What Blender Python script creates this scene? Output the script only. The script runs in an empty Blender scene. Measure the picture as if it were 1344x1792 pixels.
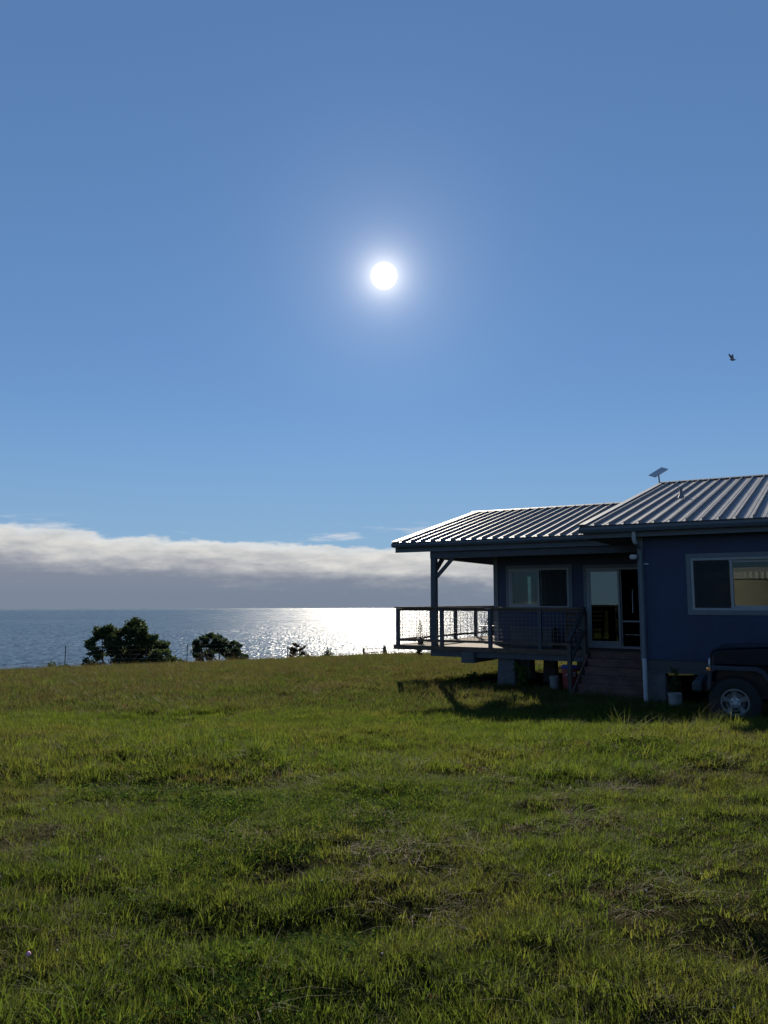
import bpy, bmesh, math, random
import numpy as np
from mathutils import Vector, Matrix

# ------------------------------------------------------------------ scene, camera, sky, sun
sc = bpy.context.scene
COL = sc.collection
R = math.radians
random.seed(7)
RNG = np.random.default_rng(11)

FPX = 1345.0                      # focal length in pixels of the 1344-wide photograph
PITCH = math.atan(156 / FPX)
EYE = 1.65
cam = bpy.data.cameras.new('camera')
cam.sensor_fit = 'HORIZONTAL'
cam.sensor_width = 36.0
cam.lens = 36.0 * FPX / 1344.0
cam.clip_start = 0.05
cam.clip_end = 400000.0
cam_o = bpy.data.objects.new('camera', cam)
COL.objects.link(cam_o)
cam_o.location = (0, 0, EYE)
cam_o.rotation_euler = (R(90) + PITCH, 0, 0)
sc.camera = cam_o

SUN_EL = R(23.7)
sun = bpy.data.lights.new('sun', 'SUN')
sun.energy = 4.8
sun.angle = R(0.55)
sun.color = (1.0, 0.90, 0.74)
sun_o = bpy.data.objects.new('sun', sun)
COL.objects.link(sun_o)
sun_o.rotation_euler = (-(R(90) - SUN_EL), 0, 0)
sun_o.location = (0, 60, 40)

sc.view_settings.view_transform = 'Standard'
sc.view_settings.look = 'None'
sc.view_settings.gamma = 1.0
sc.view_settings.use_curve_mapping = False
sc.view_settings.exposure = 1.0
EXPO = 2.0 ** sc.view_settings.exposure
sc.cycles.max_bounces = 8
sc.cycles.diffuse_bounces = 3
sc.cycles.glossy_bounces = 4
sc.cycles.transparent_max_bounces = 16
sc.cycles.sample_clamp_indirect = 6.0
sc.cycles.caustics_reflective = False
sc.cycles.caustics_refractive = False

world = bpy.data.worlds.new('World')
sc.world = world
world.use_nodes = True


class NT:
    """small node-tree helper; sockets or plain numbers go in, sockets come out"""
    def __init__(self, tree):
        self.t = tree
        tree.nodes.clear()

    def n(self, kind, ins=None, **props):
        nd = self.t.nodes.new(kind)
        for k, v in props.items():
            setattr(nd, k, v)
        for k, v in (ins or {}).items():
            s = nd.inputs[k]
            if isinstance(v, bpy.types.NodeSocket):
                self.t.links.new(v, s)
            else:
                s.default_value = v
        return nd

    def m(self, op, a, b=0.0, c=None, clamp=False):
        ins = {0: a, 1: b}
        if c is not None:
            ins[2] = c
        return self.n('ShaderNodeMath', ins, operation=op, use_clamp=clamp).outputs[0]

    def ss(self, x, lo, hi, a=0.0, b=1.0):
        nd = self.n('ShaderNodeMapRange', {'Value': x, 'From Min': lo, 'From Max': hi, 'To Min': a, 'To Max': b})
        nd.interpolation_type = 'SMOOTHSTEP'
        return nd.outputs[0]

    def lin(self, x, lo, hi, a=0.0, b=1.0):
        return self.n('ShaderNodeMapRange', {'Value': x, 'From Min': lo, 'From Max': hi, 'To Min': a, 'To Max': b}).outputs[0]

    def mix(self, f, a, b, blend='MIX'):
        nd = self.t.nodes.new('ShaderNodeMix')
        nd.data_type = 'RGBA'
        nd.blend_type = blend
        for s, v in ((nd.inputs[0], f), (nd.inputs[6], a), (nd.inputs[7], b)):
            if isinstance(v, bpy.types.NodeSocket):
                self.t.links.new(v, s)
            else:
                s.default_value = v if not isinstance(v, tuple) or len(v) == 4 else (*v, 1)
        return nd.outputs[2]

    def noise(self, vec, scale, detail=4.0, rough=0.55, dim='3D', **kw):
        nd = self.n('ShaderNodeTexNoise', {'Scale': scale, 'Detail': detail, 'Roughness': rough}, noise_dimensions=dim)
        if vec is not None:
            self.t.links.new(vec, nd.inputs['Vector'])
        return nd.outputs[0]

    def xyz(self, x, y, z):
        return self.n('ShaderNodeCombineXYZ', {0: x, 1: y, 2: z}).outputs[0]


def build_world():
    w = NT(world.node_tree)
    sky = w.n('ShaderNodeTexSky')
    sky.sky_type = 'NISHITA'
    sky.sun_disc = False
    sky.sun_elevation = SUN_EL
    sky.sun_rotation = 0.0
    sky.altitude = 250.0
    sky.air_density = 1.0
    sky.dust_density = 0.0
    sky.ozone_density = 3.0
    d = w.n('ShaderNodeTexCoord').outputs['Generated']
    sep = w.n('ShaderNodeSeparateXYZ', {0: d})
    x, y, z = sep.outputs
    el = w.m('MULTIPLY', w.m('ARCSINE', z), 180 / math.pi)
    az = w.m('ARCTAN2', x, y)                       # radians, 0 = straight ahead
    azd = w.m('MULTIPLY', az, 180 / math.pi)
    # the tone of the clear sky
    SK = 0.10
    skc = w.n('ShaderNodeVectorMath', {0: sky.outputs[0], 'Scale': SK}, operation='SCALE').outputs[0]
    skc = w.n('ShaderNodeGamma', {0: skc, 1: 0.55}).outputs[0]
    base = w.mix(1.0, skc, (0.318, 0.48, 0.70, 1), 'MULTIPLY')
    base = w.mix(w.ss(el, 1.0, 15.0, 0.55, 0.0), base, (0.255, 0.405, 0.575, 1))     # sea haze low down
    # marine cloud bank lying on the sea horizon
    n1 = w.noise(w.xyz(w.m('MULTIPLY', azd, 0.22), w.m('MULTIPLY', el, 0.55), 3.1), 1.0, 3.0, 0.5)
    n2 = w.noise(w.xyz(w.m('MULTIPLY', azd, 0.055), w.m('MULTIPLY', el, 0.12), 9.3), 1.0, 3.0, 0.5)
    n4 = w.noise(w.xyz(w.m('MULTIPLY', azd, 0.50), w.m('MULTIPLY', el, 1.35), 2.2), 1.0, 7.0, 0.6)
    n5 = w.noise(w.xyz(w.m('MULTIPLY', azd, 0.16), w.m('MULTIPLY', el, 0.75), 6.2), 1.0, 6.0, 0.6)
    top = w.m('SUBTRACT', 4.0, w.m('MULTIPLY', w.m('SINE', az), 2.5))
    top = w.m('MULTIPLY', top, w.ss(w.m('ABSOLUTE', azd), 75.0, 130.0, 1.0, 0.0))
    top = w.m('ADD', top, w.m('MULTIPLY', w.m('SUBTRACT', n1, 0.5), 1.5))
    top = w.m('ADD', top, w.m('MULTIPLY', w.m('SUBTRACT', n2, 0.5), 1.1))
    top = w.m('ADD', top, w.m('MULTIPLY', w.m('SUBTRACT', n4, 0.5), 1.05))
    h = w.m('SUBTRACT', top, el)                    # degrees below the top of the bank
    mask = w.ss(h, -0.08, 0.26)
    n6 = w.noise(w.xyz(w.m('MULTIPLY', azd, 0.11), w.m('MULTIPLY', el, 1.1), 4.4), 1.0, 4.0, 0.5)
    body = w.m('ADD', h, w.m('MULTIPLY', w.m('SUBTRACT', n4, 0.5), 0.8))
    body = w.m('ADD', body, w.m('MULTIPLY', w.m('SUBTRACT', n6, 0.5), 2.2))
    lit = w.ss(body, 0.15, 3.25, 1.0, 0.0)
    grey = w.mix(w.ss(el, 0.0, 2.8), (0.195, 0.24, 0.315, 1), (0.235, 0.262, 0.33, 1))
    bright = w.mix(w.ss(n5, 0.34, 0.66), (0.84, 0.82, 0.77, 1), (0.60, 0.60, 0.60, 1))
    bright = w.mix(w.ss(h, 0.05, 0.75, 0.7, 0.0), bright, (0.90, 0.875, 0.82, 1))
    cl = w.mix(lit, grey, bright)
    out = w.mix(w.m('MULTIPLY', mask, w.ss(h, -0.05, 0.9, 0.70, 1.0)), base, cl)
    # thin wisps just above the bank
    wv = w.xyz(w.m('MULTIPLY', azd, 0.16), w.m('MULTIPLY', el, 1.25), 5.7)
    nw = w.noise(wv, 1.0, 5.0, 0.6)
    wz = w.m('MULTIPLY', w.ss(el, 2.6, 4.4), w.ss(el, 4.9, 6.2, 1.0, 0.0))
    wm = w.m('MULTIPLY', w.ss(nw, 0.54, 0.70, 0.0, 0.75), wz)
    wm = w.m('MULTIPLY', wm, w.m('SUBTRACT', 1.0, mask))
    out = w.mix(wm, out, (0.66, 0.70, 0.76, 1))
    # the sun itself with its aureole
    sd = (0.0, math.cos(SUN_EL), math.sin(SUN_EL))
    dot = w.n('ShaderNodeVectorMath', {0: d, 1: sd}, operation='DOT_PRODUCT').outputs['Value']
    ang = w.m('MULTIPLY', w.m('ARCCOSINE', w.m('MINIMUM', dot, 1.0)), 180 / math.pi)
    disc = w.ss(ang, 0.55, 0.98, 1.0, 0.0)
    g1 = w.m('MULTIPLY', w.m('EXPONENT', w.m('DIVIDE', ang, -0.85)), 1.5)
    g2 = w.m('MULTIPLY', w.m('EXPONENT', w.m('DIVIDE', ang, -3.6)), 0.26)
    gl1 = w.n('ShaderNodeVectorMath', {0: (1.0, 0.90, 0.74), 'Scale': g1}, operation='SCALE').outputs[0]
    gl2 = w.n('ShaderNodeVectorMath', {0: (1.0, 0.97, 0.95), 'Scale': g2}, operation='SCALE').outputs[0]
    gl3 = w.n('ShaderNodeVectorMath', {0: (1.0, 0.97, 0.9), 'Scale': w.m('MULTIPLY', disc, 9.0)}, operation='SCALE').outputs[0]
    for g in (gl1, gl2, gl3):
        out = w.n('ShaderNodeVectorMath', {0: out, 1: g}, operation='ADD').outputs[0]
    bg = w.n('ShaderNodeBackground', {'Color': out, 'Strength': 1.0 / EXPO})
    o = w.n('ShaderNodeOutputWorld')
    w.t.links.new(bg.outputs[0], o.inputs[0])


build_world()

# ------------------------------------------------------------------ helpers


def tag(o, label=None, cat=None, group=None, kind=None):
    if label: o['label'] = label
    if cat: o['category'] = cat
    if group: o['group'] = group
    if kind: o['kind'] = kind
    return o


def empty(name, loc, rz=0.0, label=None, cat=None, group=None):
    o = bpy.data.objects.new(name, None)
    COL.objects.link(o)
    o.empty_display_size = 0.2
    o.location = loc
    o.rotation_euler = (0, 0, rz)
    return tag(o, label, cat, group)


class MB:
    def __init__(self):
        self.v, self.f = [], []

    def box(self, x0, x1, y0, y1, z0, z1):
        b = len(self.v)
        self.v += [(x0, y0, z0), (x1, y0, z0), (x1, y1, z0), (x0, y1, z0), (x0, y0, z1), (x1, y0, z1), (x1, y1, z1), (x0, y1, z1)]
        self.f += [tuple(b + i for i in q) for q in ((0, 3, 2, 1), (4, 5, 6, 7), (0, 1, 5, 4), (1, 2, 6, 5), (2, 3, 7, 6), (3, 0, 4, 7))]
        return self

    def bar(self, p, q, w, h=None, up=(0, 0, 1)):
        """a square bar from p to q"""
        p, q = Vector(p), Vector(q)
        d = (q - p).normalized()
        h = h or w
        u = Vector(up)
        s = d.cross(u)
        if s.length < 1e-4:
            s = d.cross(Vector((0, 1, 0)))
        s.normalize()
        u = s.cross(d)
        b = len(self.v)
        for e in (p, q):
            for a, c in ((-1, -1), (1, -1), (1, 1), (-1, 1)):
                self.v.append(tuple(e + s * (a * w / 2) + u * (c * h / 2)))
        self.f += [tuple(b + i for i in k) for k in ((0, 1, 2, 3), (7, 6, 5, 4), (0, 4, 5, 1), (1, 5, 6, 2), (2, 6, 7, 3), (3, 7, 4, 0))]
        return self

    def tube(self, pts, radii, n=8, cap=True):
        pts = [Vector(p) for p in pts]
        if not hasattr(radii, '__len__'):
            radii = [radii] * len(pts)
        base = len(self.v)
        ref = None
        for i, p in enumerate(pts):
            d = (pts[min(i + 1, len(pts) - 1)] - pts[max(i - 1, 0)]).normalized()
            if ref is None:
                ref = d.orthogonal().normalized()
            ref = (ref - d * ref.dot(d)).normalized()
            s = d.cross(ref)
            for k in range(n):
                a = 2 * math.pi * k / n
                self.v.append(tuple(p + (ref * math.cos(a) + s * math.sin(a)) * radii[i]))
        for i in range(len(pts) - 1):
            for k in range(n):
                a, b = base + i * n + k, base + i * n + (k + 1) % n
                self.f.append((a, b, b + n, a + n))
        if cap:
            self.f.append(tuple(base + k for k in reversed(range(n))))
            self.f.append(tuple(base + (len(pts) - 1) * n + k for k in range(n)))
        return self

    def lathe(self, prof, n=24, center=(0, 0, 0), axis='z'):
        """prof = [(r, h)...]; closed where r is 0"""
        base = len(self.v)
        cx, cy, cz = center
        for r, h in prof:
            for k in range(n):
                a = 2 * math.pi * k / n
                c, s = r * math.cos(a), r * math.sin(a)
                if axis == 'z':
                    self.v.append((cx + c, cy + s, cz + h))
                else:                                   # axis y
                    self.v.append((cx + c, cy + h, cz + s))
        for i in range(len(prof) - 1):
            for k in range(n):
                a, b = base + i * n + k, base + i * n + (k + 1) % n
                q = (a, b, b + n, a + n)
                self.f.append(q if axis == 'z' else tuple(reversed(q)))
        return self

    def prism(self, poly, y0, y1, axis='y'):
        """poly in (x, z) extruded along y, or in (y, z) extruded along x"""
        b = len(self.v)
        n = len(poly)
        for e in (y0, y1):
            for p in poly:
                self.v.append((p[0], e, p[1]) if axis == 'y' else (e, p[0], p[1]))
        self.f.append(tuple(b + i for i in range(n)))
        self.f.append(tuple(b + n + i for i in reversed(range(n))))
        for i in range(n):
            j = (i + 1) % n
            self.f.append((b + i, b + n + i, b + n + j, b + j))
        return self

    def mesh(self, name, mat, smooth=False, bevel=0.0):
        me = bpy.data.meshes.new(name)
        me.from_pydata(self.v, [], self.f)
        bm = bmesh.new()
        bm.from_mesh(me)
        bmesh.ops.recalc_face_normals(bm, faces=bm.faces)
        if bevel:
            es = [e for e in bm.edges if len(e.link_faces) == 2 and e.calc_face_angle(0) > 0.6]
            bmesh.ops.bevel(bm, geom=es, offset=bevel, segments=1, affect='EDGES', clamp_overlap=True)
        bm.to_mesh(me)
        bm.free()
        if smooth:
            for p in me.polygons:
                p.use_smooth = True
        me.materials.append(mat)
        return me

    def build(self, name, mat, parent=None, smooth=False, bevel=0.0, loc=None, rot=None):
        return put(name, self.mesh(name, mat, smooth, bevel), parent, loc, rot)


def put(name, me, parent=None, loc=None, rot=None):
    o = bpy.data.objects.new(name, me)
    COL.objects.link(o)
    if parent is not None: o.parent = parent
    if loc is not None: o.location = loc
    if rot is not None: o.rotation_euler = rot
    return o


def autosmooth(o, ang=40):
    me = o.data
    for p in me.polygons: p.use_smooth = True
    me.set_sharp_from_angle(angle=R(ang))
    return o


# ------------------------------------------------------------------ materials


def mat_plain(name, col, rough=0.6, metal=0.0, var=0.12, scale=6.0, bump=0.0, bscale=60.0, spec=0.5, stretch=None, stain=None):
    m = bpy.data.materials.new(name)
    m.use_nodes = True
    w = NT(m.node_tree)
    co = w.n('ShaderNodeTexCoord').outputs['Object']
    if stretch:
        co = w.n('ShaderNodeMapping', {'Vector': co, 'Scale': stretch}).outputs[0]
    n = w.noise(co, scale, 5.0, 0.6)
    dark = tuple(c * (1 - var) for c in col)
    lite = tuple(min(1, c * (1 + var)) for c in col)
    c = w.mix(w.ss(n, 0.3, 0.7), (*dark, 1), (*lite, 1))
    if stain:
        n2 = w.noise(co, scale * 0.37, 6.0, 0.7)
        c = w.mix(w.ss(n2, 0.55, 0.72, 0, 0.6), c, (*stain, 1))
    b = w.n('ShaderNodeBsdfPrincipled', {'Base Color': c, 'Metallic': metal, 'Specular IOR Level': spec,
                                         'Roughness': w.lin(n, 0.2, 0.8, max(0.02, rough - 0.07), min(1, rough + 0.07))})
    if bump:
        nb = w.noise(co, bscale, 4.0, 0.6)
        bp = w.n('ShaderNodeBump', {'Strength': bump, 'Distance': 0.01, 'Height': nb})
        w.t.links.new(bp.outputs[0], b.inputs['Normal'])
    o = w.n('ShaderNodeOutputMaterial')
    w.t.links.new(b.outputs[0], o.inputs[0])
    return m


def mat_glass(name, tint=(0.62, 0.76, 0.74), ior=1.5, k=.75):
    m = bpy.data.materials.new(name)
    m.use_nodes = True
    w = NT(m.node_tree)
    fr = w.n('ShaderNodeFresnel', {'IOR': ior}).outputs[0]
    t = w.n('ShaderNodeBsdfTransparent', {'Color': (*tint, 1)})
    g = w.n('ShaderNodeBsdfGlossy', {'Color': (0.95, 1.0, 1.0, 1), 'Roughness': 0.0})
    mx = w.n('ShaderNodeMixShader', {0: w.m('MULTIPLY', fr, k, clamp=True), 1: t.outputs[0], 2: g.outputs[0]})
    o = w.n('ShaderNodeOutputMaterial')
    w.t.links.new(mx.outputs[0], o.inputs[0])
    return m


def mat_screen(name):
    m = bpy.data.materials.new(name)
    m.use_nodes = True
    w = NT(m.node_tree)
    t = w.n('ShaderNodeBsdfTransparent', {'Color': (0.9, 0.9, 0.9, 1)})
    d = w.n('ShaderNodeBsdfDiffuse', {'Color': (0.045, 0.050, 0.055, 1)})
    mx = w.n('ShaderNodeMixShader', {0: 0.55, 1: t.outputs[0], 2: d.outputs[0]})
    o = w.n('ShaderNodeOutputMaterial')
    w.t.links.new(mx.outputs[0], o.inputs[0])
    return m


def mat_leaf(name, c1, c2, c3=None, trans=0.45, rough=0.45, spec=0.4, patch=0.35, tint=(1.25, 1.25, 0.7)):
    """foliage: colour varies from plant to plant and in drifts; light comes through"""
    m = bpy.data.materials.new(name)
    m.use_nodes = True
    w = NT(m.node_tree)
    rnd = w.n('ShaderNodeObjectInfo').outputs['Random']
    pos = w.n('ShaderNodeNewGeometry').outputs['Position']
    n = w.noise(pos, patch, 4.0, 0.6)
    n2 = w.noise(pos, 9.0, 2.0, 0.5)
    f = w.m('ADD', w.m('MULTIPLY', rnd, 0.45), w.m('MULTIPLY', n2, 0.55))
    c = w.mix(w.ss(f, 0.2, 0.8), (*c1, 1), (*c2, 1))
    if c3:
        f3 = w.m('ADD', w.m('MULTIPLY', w.ss(n, 0.42, 0.68), 0.55), w.m('MULTIPLY', w.ss(rnd, 0.72, 1.0), 0.5))
        c = w.mix(w.m('MINIMUM', f3, 0.85), c, (*c3, 1))
    b = w.n('ShaderNodeBsdfPrincipled', {'Base Color': c, 'Roughness': rough, 'Specular IOR Level': spec})
    tc = w.mix(1.0, c, (*tint, 1), 'MULTIPLY')
    t = w.n('ShaderNodeBsdfTranslucent', {'Color': tc})
    mx = w.n('ShaderNodeMixShader', {0: trans, 1: b.outputs[0], 2: t.outputs[0]})
    o = w.n('ShaderNodeOutputMaterial')
    w.t.links.new(mx.outputs[0], o.inputs[0])
    return m


M = {}
M['wall'] = mat_plain('navy_siding', (0.019, 0.034, 0.084), 0.62, var=0.16, scale=1.3, bump=0.25, bscale=45, stain=(0.016, 0.028, 0.062))
M['trim'] = mat_plain('grey_trim', (0.105, 0.135, 0.16), 0.55, var=0.08)
M['fascia'] = mat_plain('slate_fascia', (0.08, 0.105, 0.135), 0.5, var=0.08, scale=3)
M['frame'] = mat_plain('window_vinyl', (0.24, 0.265, 0.285), 0.4, var=0.05)
M['glass'] = mat_glass('window_glass')
M['coated'] = mat_glass('coated_glass', (.45, .55, .55), 1.7, 1.4)
M['screen'] = mat_screen('insect_screen')
M['roof'] = mat_plain('galvalume_roof', (0.165, 0.172, 0.19), 0.55, metal=0.0, var=0.16, scale=2.5, stretch=(6, .5, 1), bump=0.05, bscale=5)
M['wood'] = mat_plain('deck_timber', (0.115, 0.088, 0.070), 0.85, spec=.1, var=0.3, scale=5, bump=0.3, bscale=30, stretch=(1, 1, 6))
M['post'] = mat_plain('painted_timber', (0.055, 0.064, 0.078), 0.65, var=0.2, scale=5, bump=0.2, bscale=30)
M['step'] = mat_plain('stair_timber', (0.115, 0.072, 0.06), 0.8, var=0.3, scale=4, bump=0.3, bscale=30)
M['wire'] = mat_plain('galvanised_wire', (0.15, 0.14, 0.125), 0.45, metal=0.6)
M['concrete'] = mat_plain('concrete', (0.095, 0.10, 0.105), 0.9, var=0.2, scale=5, bump=0.4, bscale=40, stain=(0.1, 0.09, 0.075))
M['inside'] = mat_plain('interior_plaster', (0.07, 0.075, 0.075), 0.9, var=0.05)
M['pvc'] = mat_plain('white_pipe', (0.38, 0.42, 0.46), 0.4, var=0.06)
M['pail'] = mat_plain('dull_white_plastic', (0.24, 0.25, 0.26), 0.5, var=0.12, scale=5)
M['white'] = mat_plain('white_plastic', (0.46, 0.47, 0.48), 0.4, var=0.06, scale=3)
M['black'] = mat_plain('black_metal', (0.03, 0.03, 0.032), 0.45, var=0.1)
M['rubber'] = mat_plain('rubber', (0.011, 0.011, 0.012), 0.8, var=0.2, scale=20)
M['alloy'] = mat_plain('alloy', (0.15, 0.155, 0.155), 0.5, metal=0.2, var=0.1, scale=10)
M['hub'] = mat_plain('hub_metal', (0.36, 0.38, 0.42), 0.4, metal=0.2, var=0.06)
M['carpaint'] = mat_plain('dark_blue_car_paint', (0.006, 0.009, 0.018), 0.3, var=0.1, scale=2, spec=0.15)
M['flare'] = mat_plain('fender_plastic', (0.014, 0.022, 0.036), 0.6, var=0.1)
M['orange'] = mat_plain('orange_lens', (0.85, 0.26, 0.03), 0.3, var=0.05)
M['red'] = mat_plain('red_plastic', (0.20, 0.026, 0.026), 0.5, var=0.15, scale=4)
M['blue'] = mat_plain('blue_lid', (0.025, 0.05, 0.20), 0.5, var=0.1)
M['greyp'] = mat_plain('grey_plastic', (0.15, 0.165, 0.175), 0.55, var=0.15)
M['bark'] = mat_plain('bark', (0.10, 0.075, 0.055), 0.9, var=0.35, scale=8, bump=0.5, bscale=30)
M['oldwood'] = mat_plain('weathered_wood', (0.15, 0.11, 0.085), 0.85, var=0.3, scale=6, bump=0.5, bscale=25)
M['tank'] = mat_plain('tan_tank', (0.40, 0.35, 0.27), 0.7, var=0.1, scale=1.5)
M['tankroof'] = mat_plain('tank_roof_metal', (0.55, 0.56, 0.52), 0.6, var=0.08)
M['feather'] = mat_plain('grey_feathers', (0.20, 0.20, 0.21), 0.8, var=0.3, scale=25)
M['terracotta'] = mat_plain('dark_pot', (0.09, 0.07, 0.06), 0.7)

GR = dict(trans=0.55, rough=0.7, spec=0.05)
M['grass'] = mat_leaf('grass_green', (0.040, 0.072, 0.014), (0.098, 0.130, 0.026), (0.112, 0.106, 0.036), **GR)
M['grass_dry'] = mat_leaf('grass_dry', (0.075, 0.058, 0.028), (0.11, 0.085, 0.043), trans=0.4, rough=.7, spec=.1, tint=(1.1, 1.05, 0.8))
M['pasture'] = mat_leaf('pasture_grass', (0.042, 0.066, 0.018), (0.085, 0.108, 0.030), (0.098, 0.086, 0.042), trans=.5, rough=.8, spec=.03, tint=(1.2, 1.15, .8))
M['weed'] = mat_leaf('weed_green', (0.040, 0.076, 0.018), (0.070, 0.108, 0.026), trans=0.5, rough=1.0, spec=0.0)
M['tree'] = mat_leaf('tree_leaves', (0.030, 0.050, 0.022), (0.060, 0.085, 0.034), trans=0.3, rough=.7, spec=.1, tint=(1.1, 1.15, 0.7))
M['conifer'] = mat_leaf('conifer_needles', (0.045, 0.045, 0.026), (0.085, 0.075, 0.042), trans=0.25, rough=.7, spec=.1, tint=(1.1, 1.1, 0.8))
M['clover'] = mat_plain('pale_flower', (0.75, 0.72, 0.70), 0.7, var=0.05)
M['pinkf'] = mat_plain('pink_flower', (0.70, 0.32, 0.50), 0.7, var=0.1)

# ------------------------------------------------------------------ ground


def vnoise(x, y, seed=0):
    xi, yi = np.floor(x).astype(np.int64), np.floor(y).astype(np.int64)
    xf, yf = x - xi, y - yi
    def hsh(a, b):
        h = (a * 374761393 + b * 668265263 + seed * 974634777) & 0x7fffffff
        h = ((h ^ (h >> 13)) * 1274126177) & 0x7fffffff
        return ((h ^ (h >> 16)) & 0xffff) / 65535.0
    u, v = xf * xf * (3 - 2 * xf), yf * yf * (3 - 2 * yf)
    return (hsh(xi, yi) * (1 - u) + hsh(xi + 1, yi) * u) * (1 - v) + (hsh(xi, yi + 1) * (1 - u) + hsh(xi + 1, yi + 1) * u) * v


def fbm(x, y, seed=0, o=3):
    s, a, t = 0, 1.0, 0
    for i in range(o):
        s = s + a * vnoise(x * 2 ** i, y * 2 ** i, seed + i * 17)
        t += a
        a *= 0.5
    return s / t


GY = np.array([-400, -60, -20, 0, 5, 9, 12.5, 16, 20, 26, 34, 41, 44, 48, 56, 80, 400, 1900, 4000.0])
GZ = np.array([-1.0, .45, .42, .24, .12, -.03, -.30, -.42, -.52, -.70, -.98, -1.26, -1.42, -1.95, -3.6, -8.6, -66, -300, -600.0])


def smooth01(t):
    t = np.clip(t, 0, 1)
    return t * t * (3 - 2 * t)


def ground_z(x, y, hum=True):
    x, y = np.asarray(x, float), np.asarray(y, float)
    z = sum(np.interp(y + d, GY, GZ) for d in (-1.2, -.5, 0, .5, 1.2)) / 5
    left = np.clip(-x, 0, 60)
    z = z - left * 0.042 * smooth01((y - 4) / 36)
    right = np.clip(x, 0, 14)
    z = z + right * 0.035 * smooth01((13 - y) / 5) * smooth01((y + 8) / 10)
    if hum:
        near = smooth01((60 - y) / 12)
        z = z + near * ((fbm(x * .9, y * .9, 3) - .5) * .15 + (fbm(x * 3.1, y * 3.1, 8, 2) - .5) * .085)
        # scuffed hollows in the near turf
        for hx, hy, r, d in ((-.15, 3.9, .55, .10), (-.55, 3.75, .4, .08), (1.55, 3.35, .38, .10), (1.85, 3.2, .3, .08), (.5, 2.55, .35, .09), (.1, 3.05, .4, .05), (-2.0, 7.3, .7, .1)):
            z = z - d * np.exp(-(((x - hx) / (r * 1.5)) ** 2 + ((y - hy) / (r * .5)) ** 2))
    return z


def gz(x, y):
    return float(ground_z(x, y))


def axis(vals):
    return np.unique(np.concatenate([np.arange(a, b, s) for a, b, s in vals]))


gx = axis([(-3000, -300, 300), (-300, -60, 30), (-60, -26, 3), (-26, -8, .5), (-8, 8, .14), (8, 22, .5), (22, 60, 3), (60, 300, 30), (300, 3001, 300)])
gy = axis([(-400, -60, 40), (-60, -6, 4), (-6, 1, .5), (1, 10, .12), (10, 24, .3), (24, 62, .6), (62, 200, 8), (200, 1901, 170)])
XX, YY = np.meshgrid(gx, gy)
ZZ = ground_z(XX, YY)
nx, ny = len(gx), len(gy)
idx = np.arange(nx * ny).reshape(ny, nx)
quads = np.stack([idx[:-1, :-1], idx[:-1, 1:], idx[1:, 1:], idx[1:, :-1]], -1).reshape(-1, 4)
me = bpy.data.meshes.new('ground')
me.from_pydata(np.stack([XX, YY, ZZ], -1).reshape(-1, 3).tolist(), [], quads.tolist())
for p in me.polygons: p.use_smooth = True


def mat_ground():
    m = bpy.data.materials.new('pasture_soil')
    m.use_nodes = True
    w = NT(m.node_tree)
    pos = w.n('ShaderNodeNewGeometry').outputs['Position']
    n1 = w.noise(pos, 0.5, 6, .65)
    n2 = w.noise(pos, 14.0, 5, .7)
    c = w.mix(w.ss(n2, .35, .65), (0.010, 0.009, 0.005, 1), (0.030, 0.026, 0.012, 1))
    c = w.mix(w.ss(n1, .4, .62), c, (0.022, 0.027, 0.009, 1))
    b = w.n('ShaderNodeBsdfPrincipled', {'Base Color': c, 'Roughness': 1.0, 'Specular IOR Level': 0.0})
    bp = w.n('ShaderNodeBump', {'Strength': .8, 'Distance': .03, 'Height': n2})
    w.t.links.new(bp.outputs[0], b.inputs['Normal'])
    o = w.n('ShaderNodeOutputMaterial')
    w.t.links.new(b.outputs[0], o.inputs[0])
    return m


me.materials.append(mat_ground())
tag(put('ground', me), 'grassy hillside pasture sloping down towards the sea', kind='structure')

# ------------------------------------------------------------------ sea (a real cap of the globe, 250 m below)
SEA = -250.0
rad = np.concatenate([[0.0], np.geomspace(400, 110000, 70)])
na = 96
th = np.linspace(0, 2 * np.pi, na, endpoint=False)
vs = [(0, 0, SEA)]
for r in rad[1:]:
    z = SEA - r * r / (2 * 6.371e6)
    vs += [(r * math.sin(t), r * math.cos(t), z) for t in th]
fs = [(0, 1 + (k + 1) % na, 1 + k) for k in range(na)]
for i in range(len(rad) - 2):
    for k in range(na):
        a, b = 1 + i * na + k, 1 + i * na + (k + 1) % na
        fs.append((a, b, b + na, a + na))
me = bpy.data.meshes.new('sea')
me.from_pydata(vs, [], fs)
for p in me.polygons: p.use_smooth = True


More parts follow.
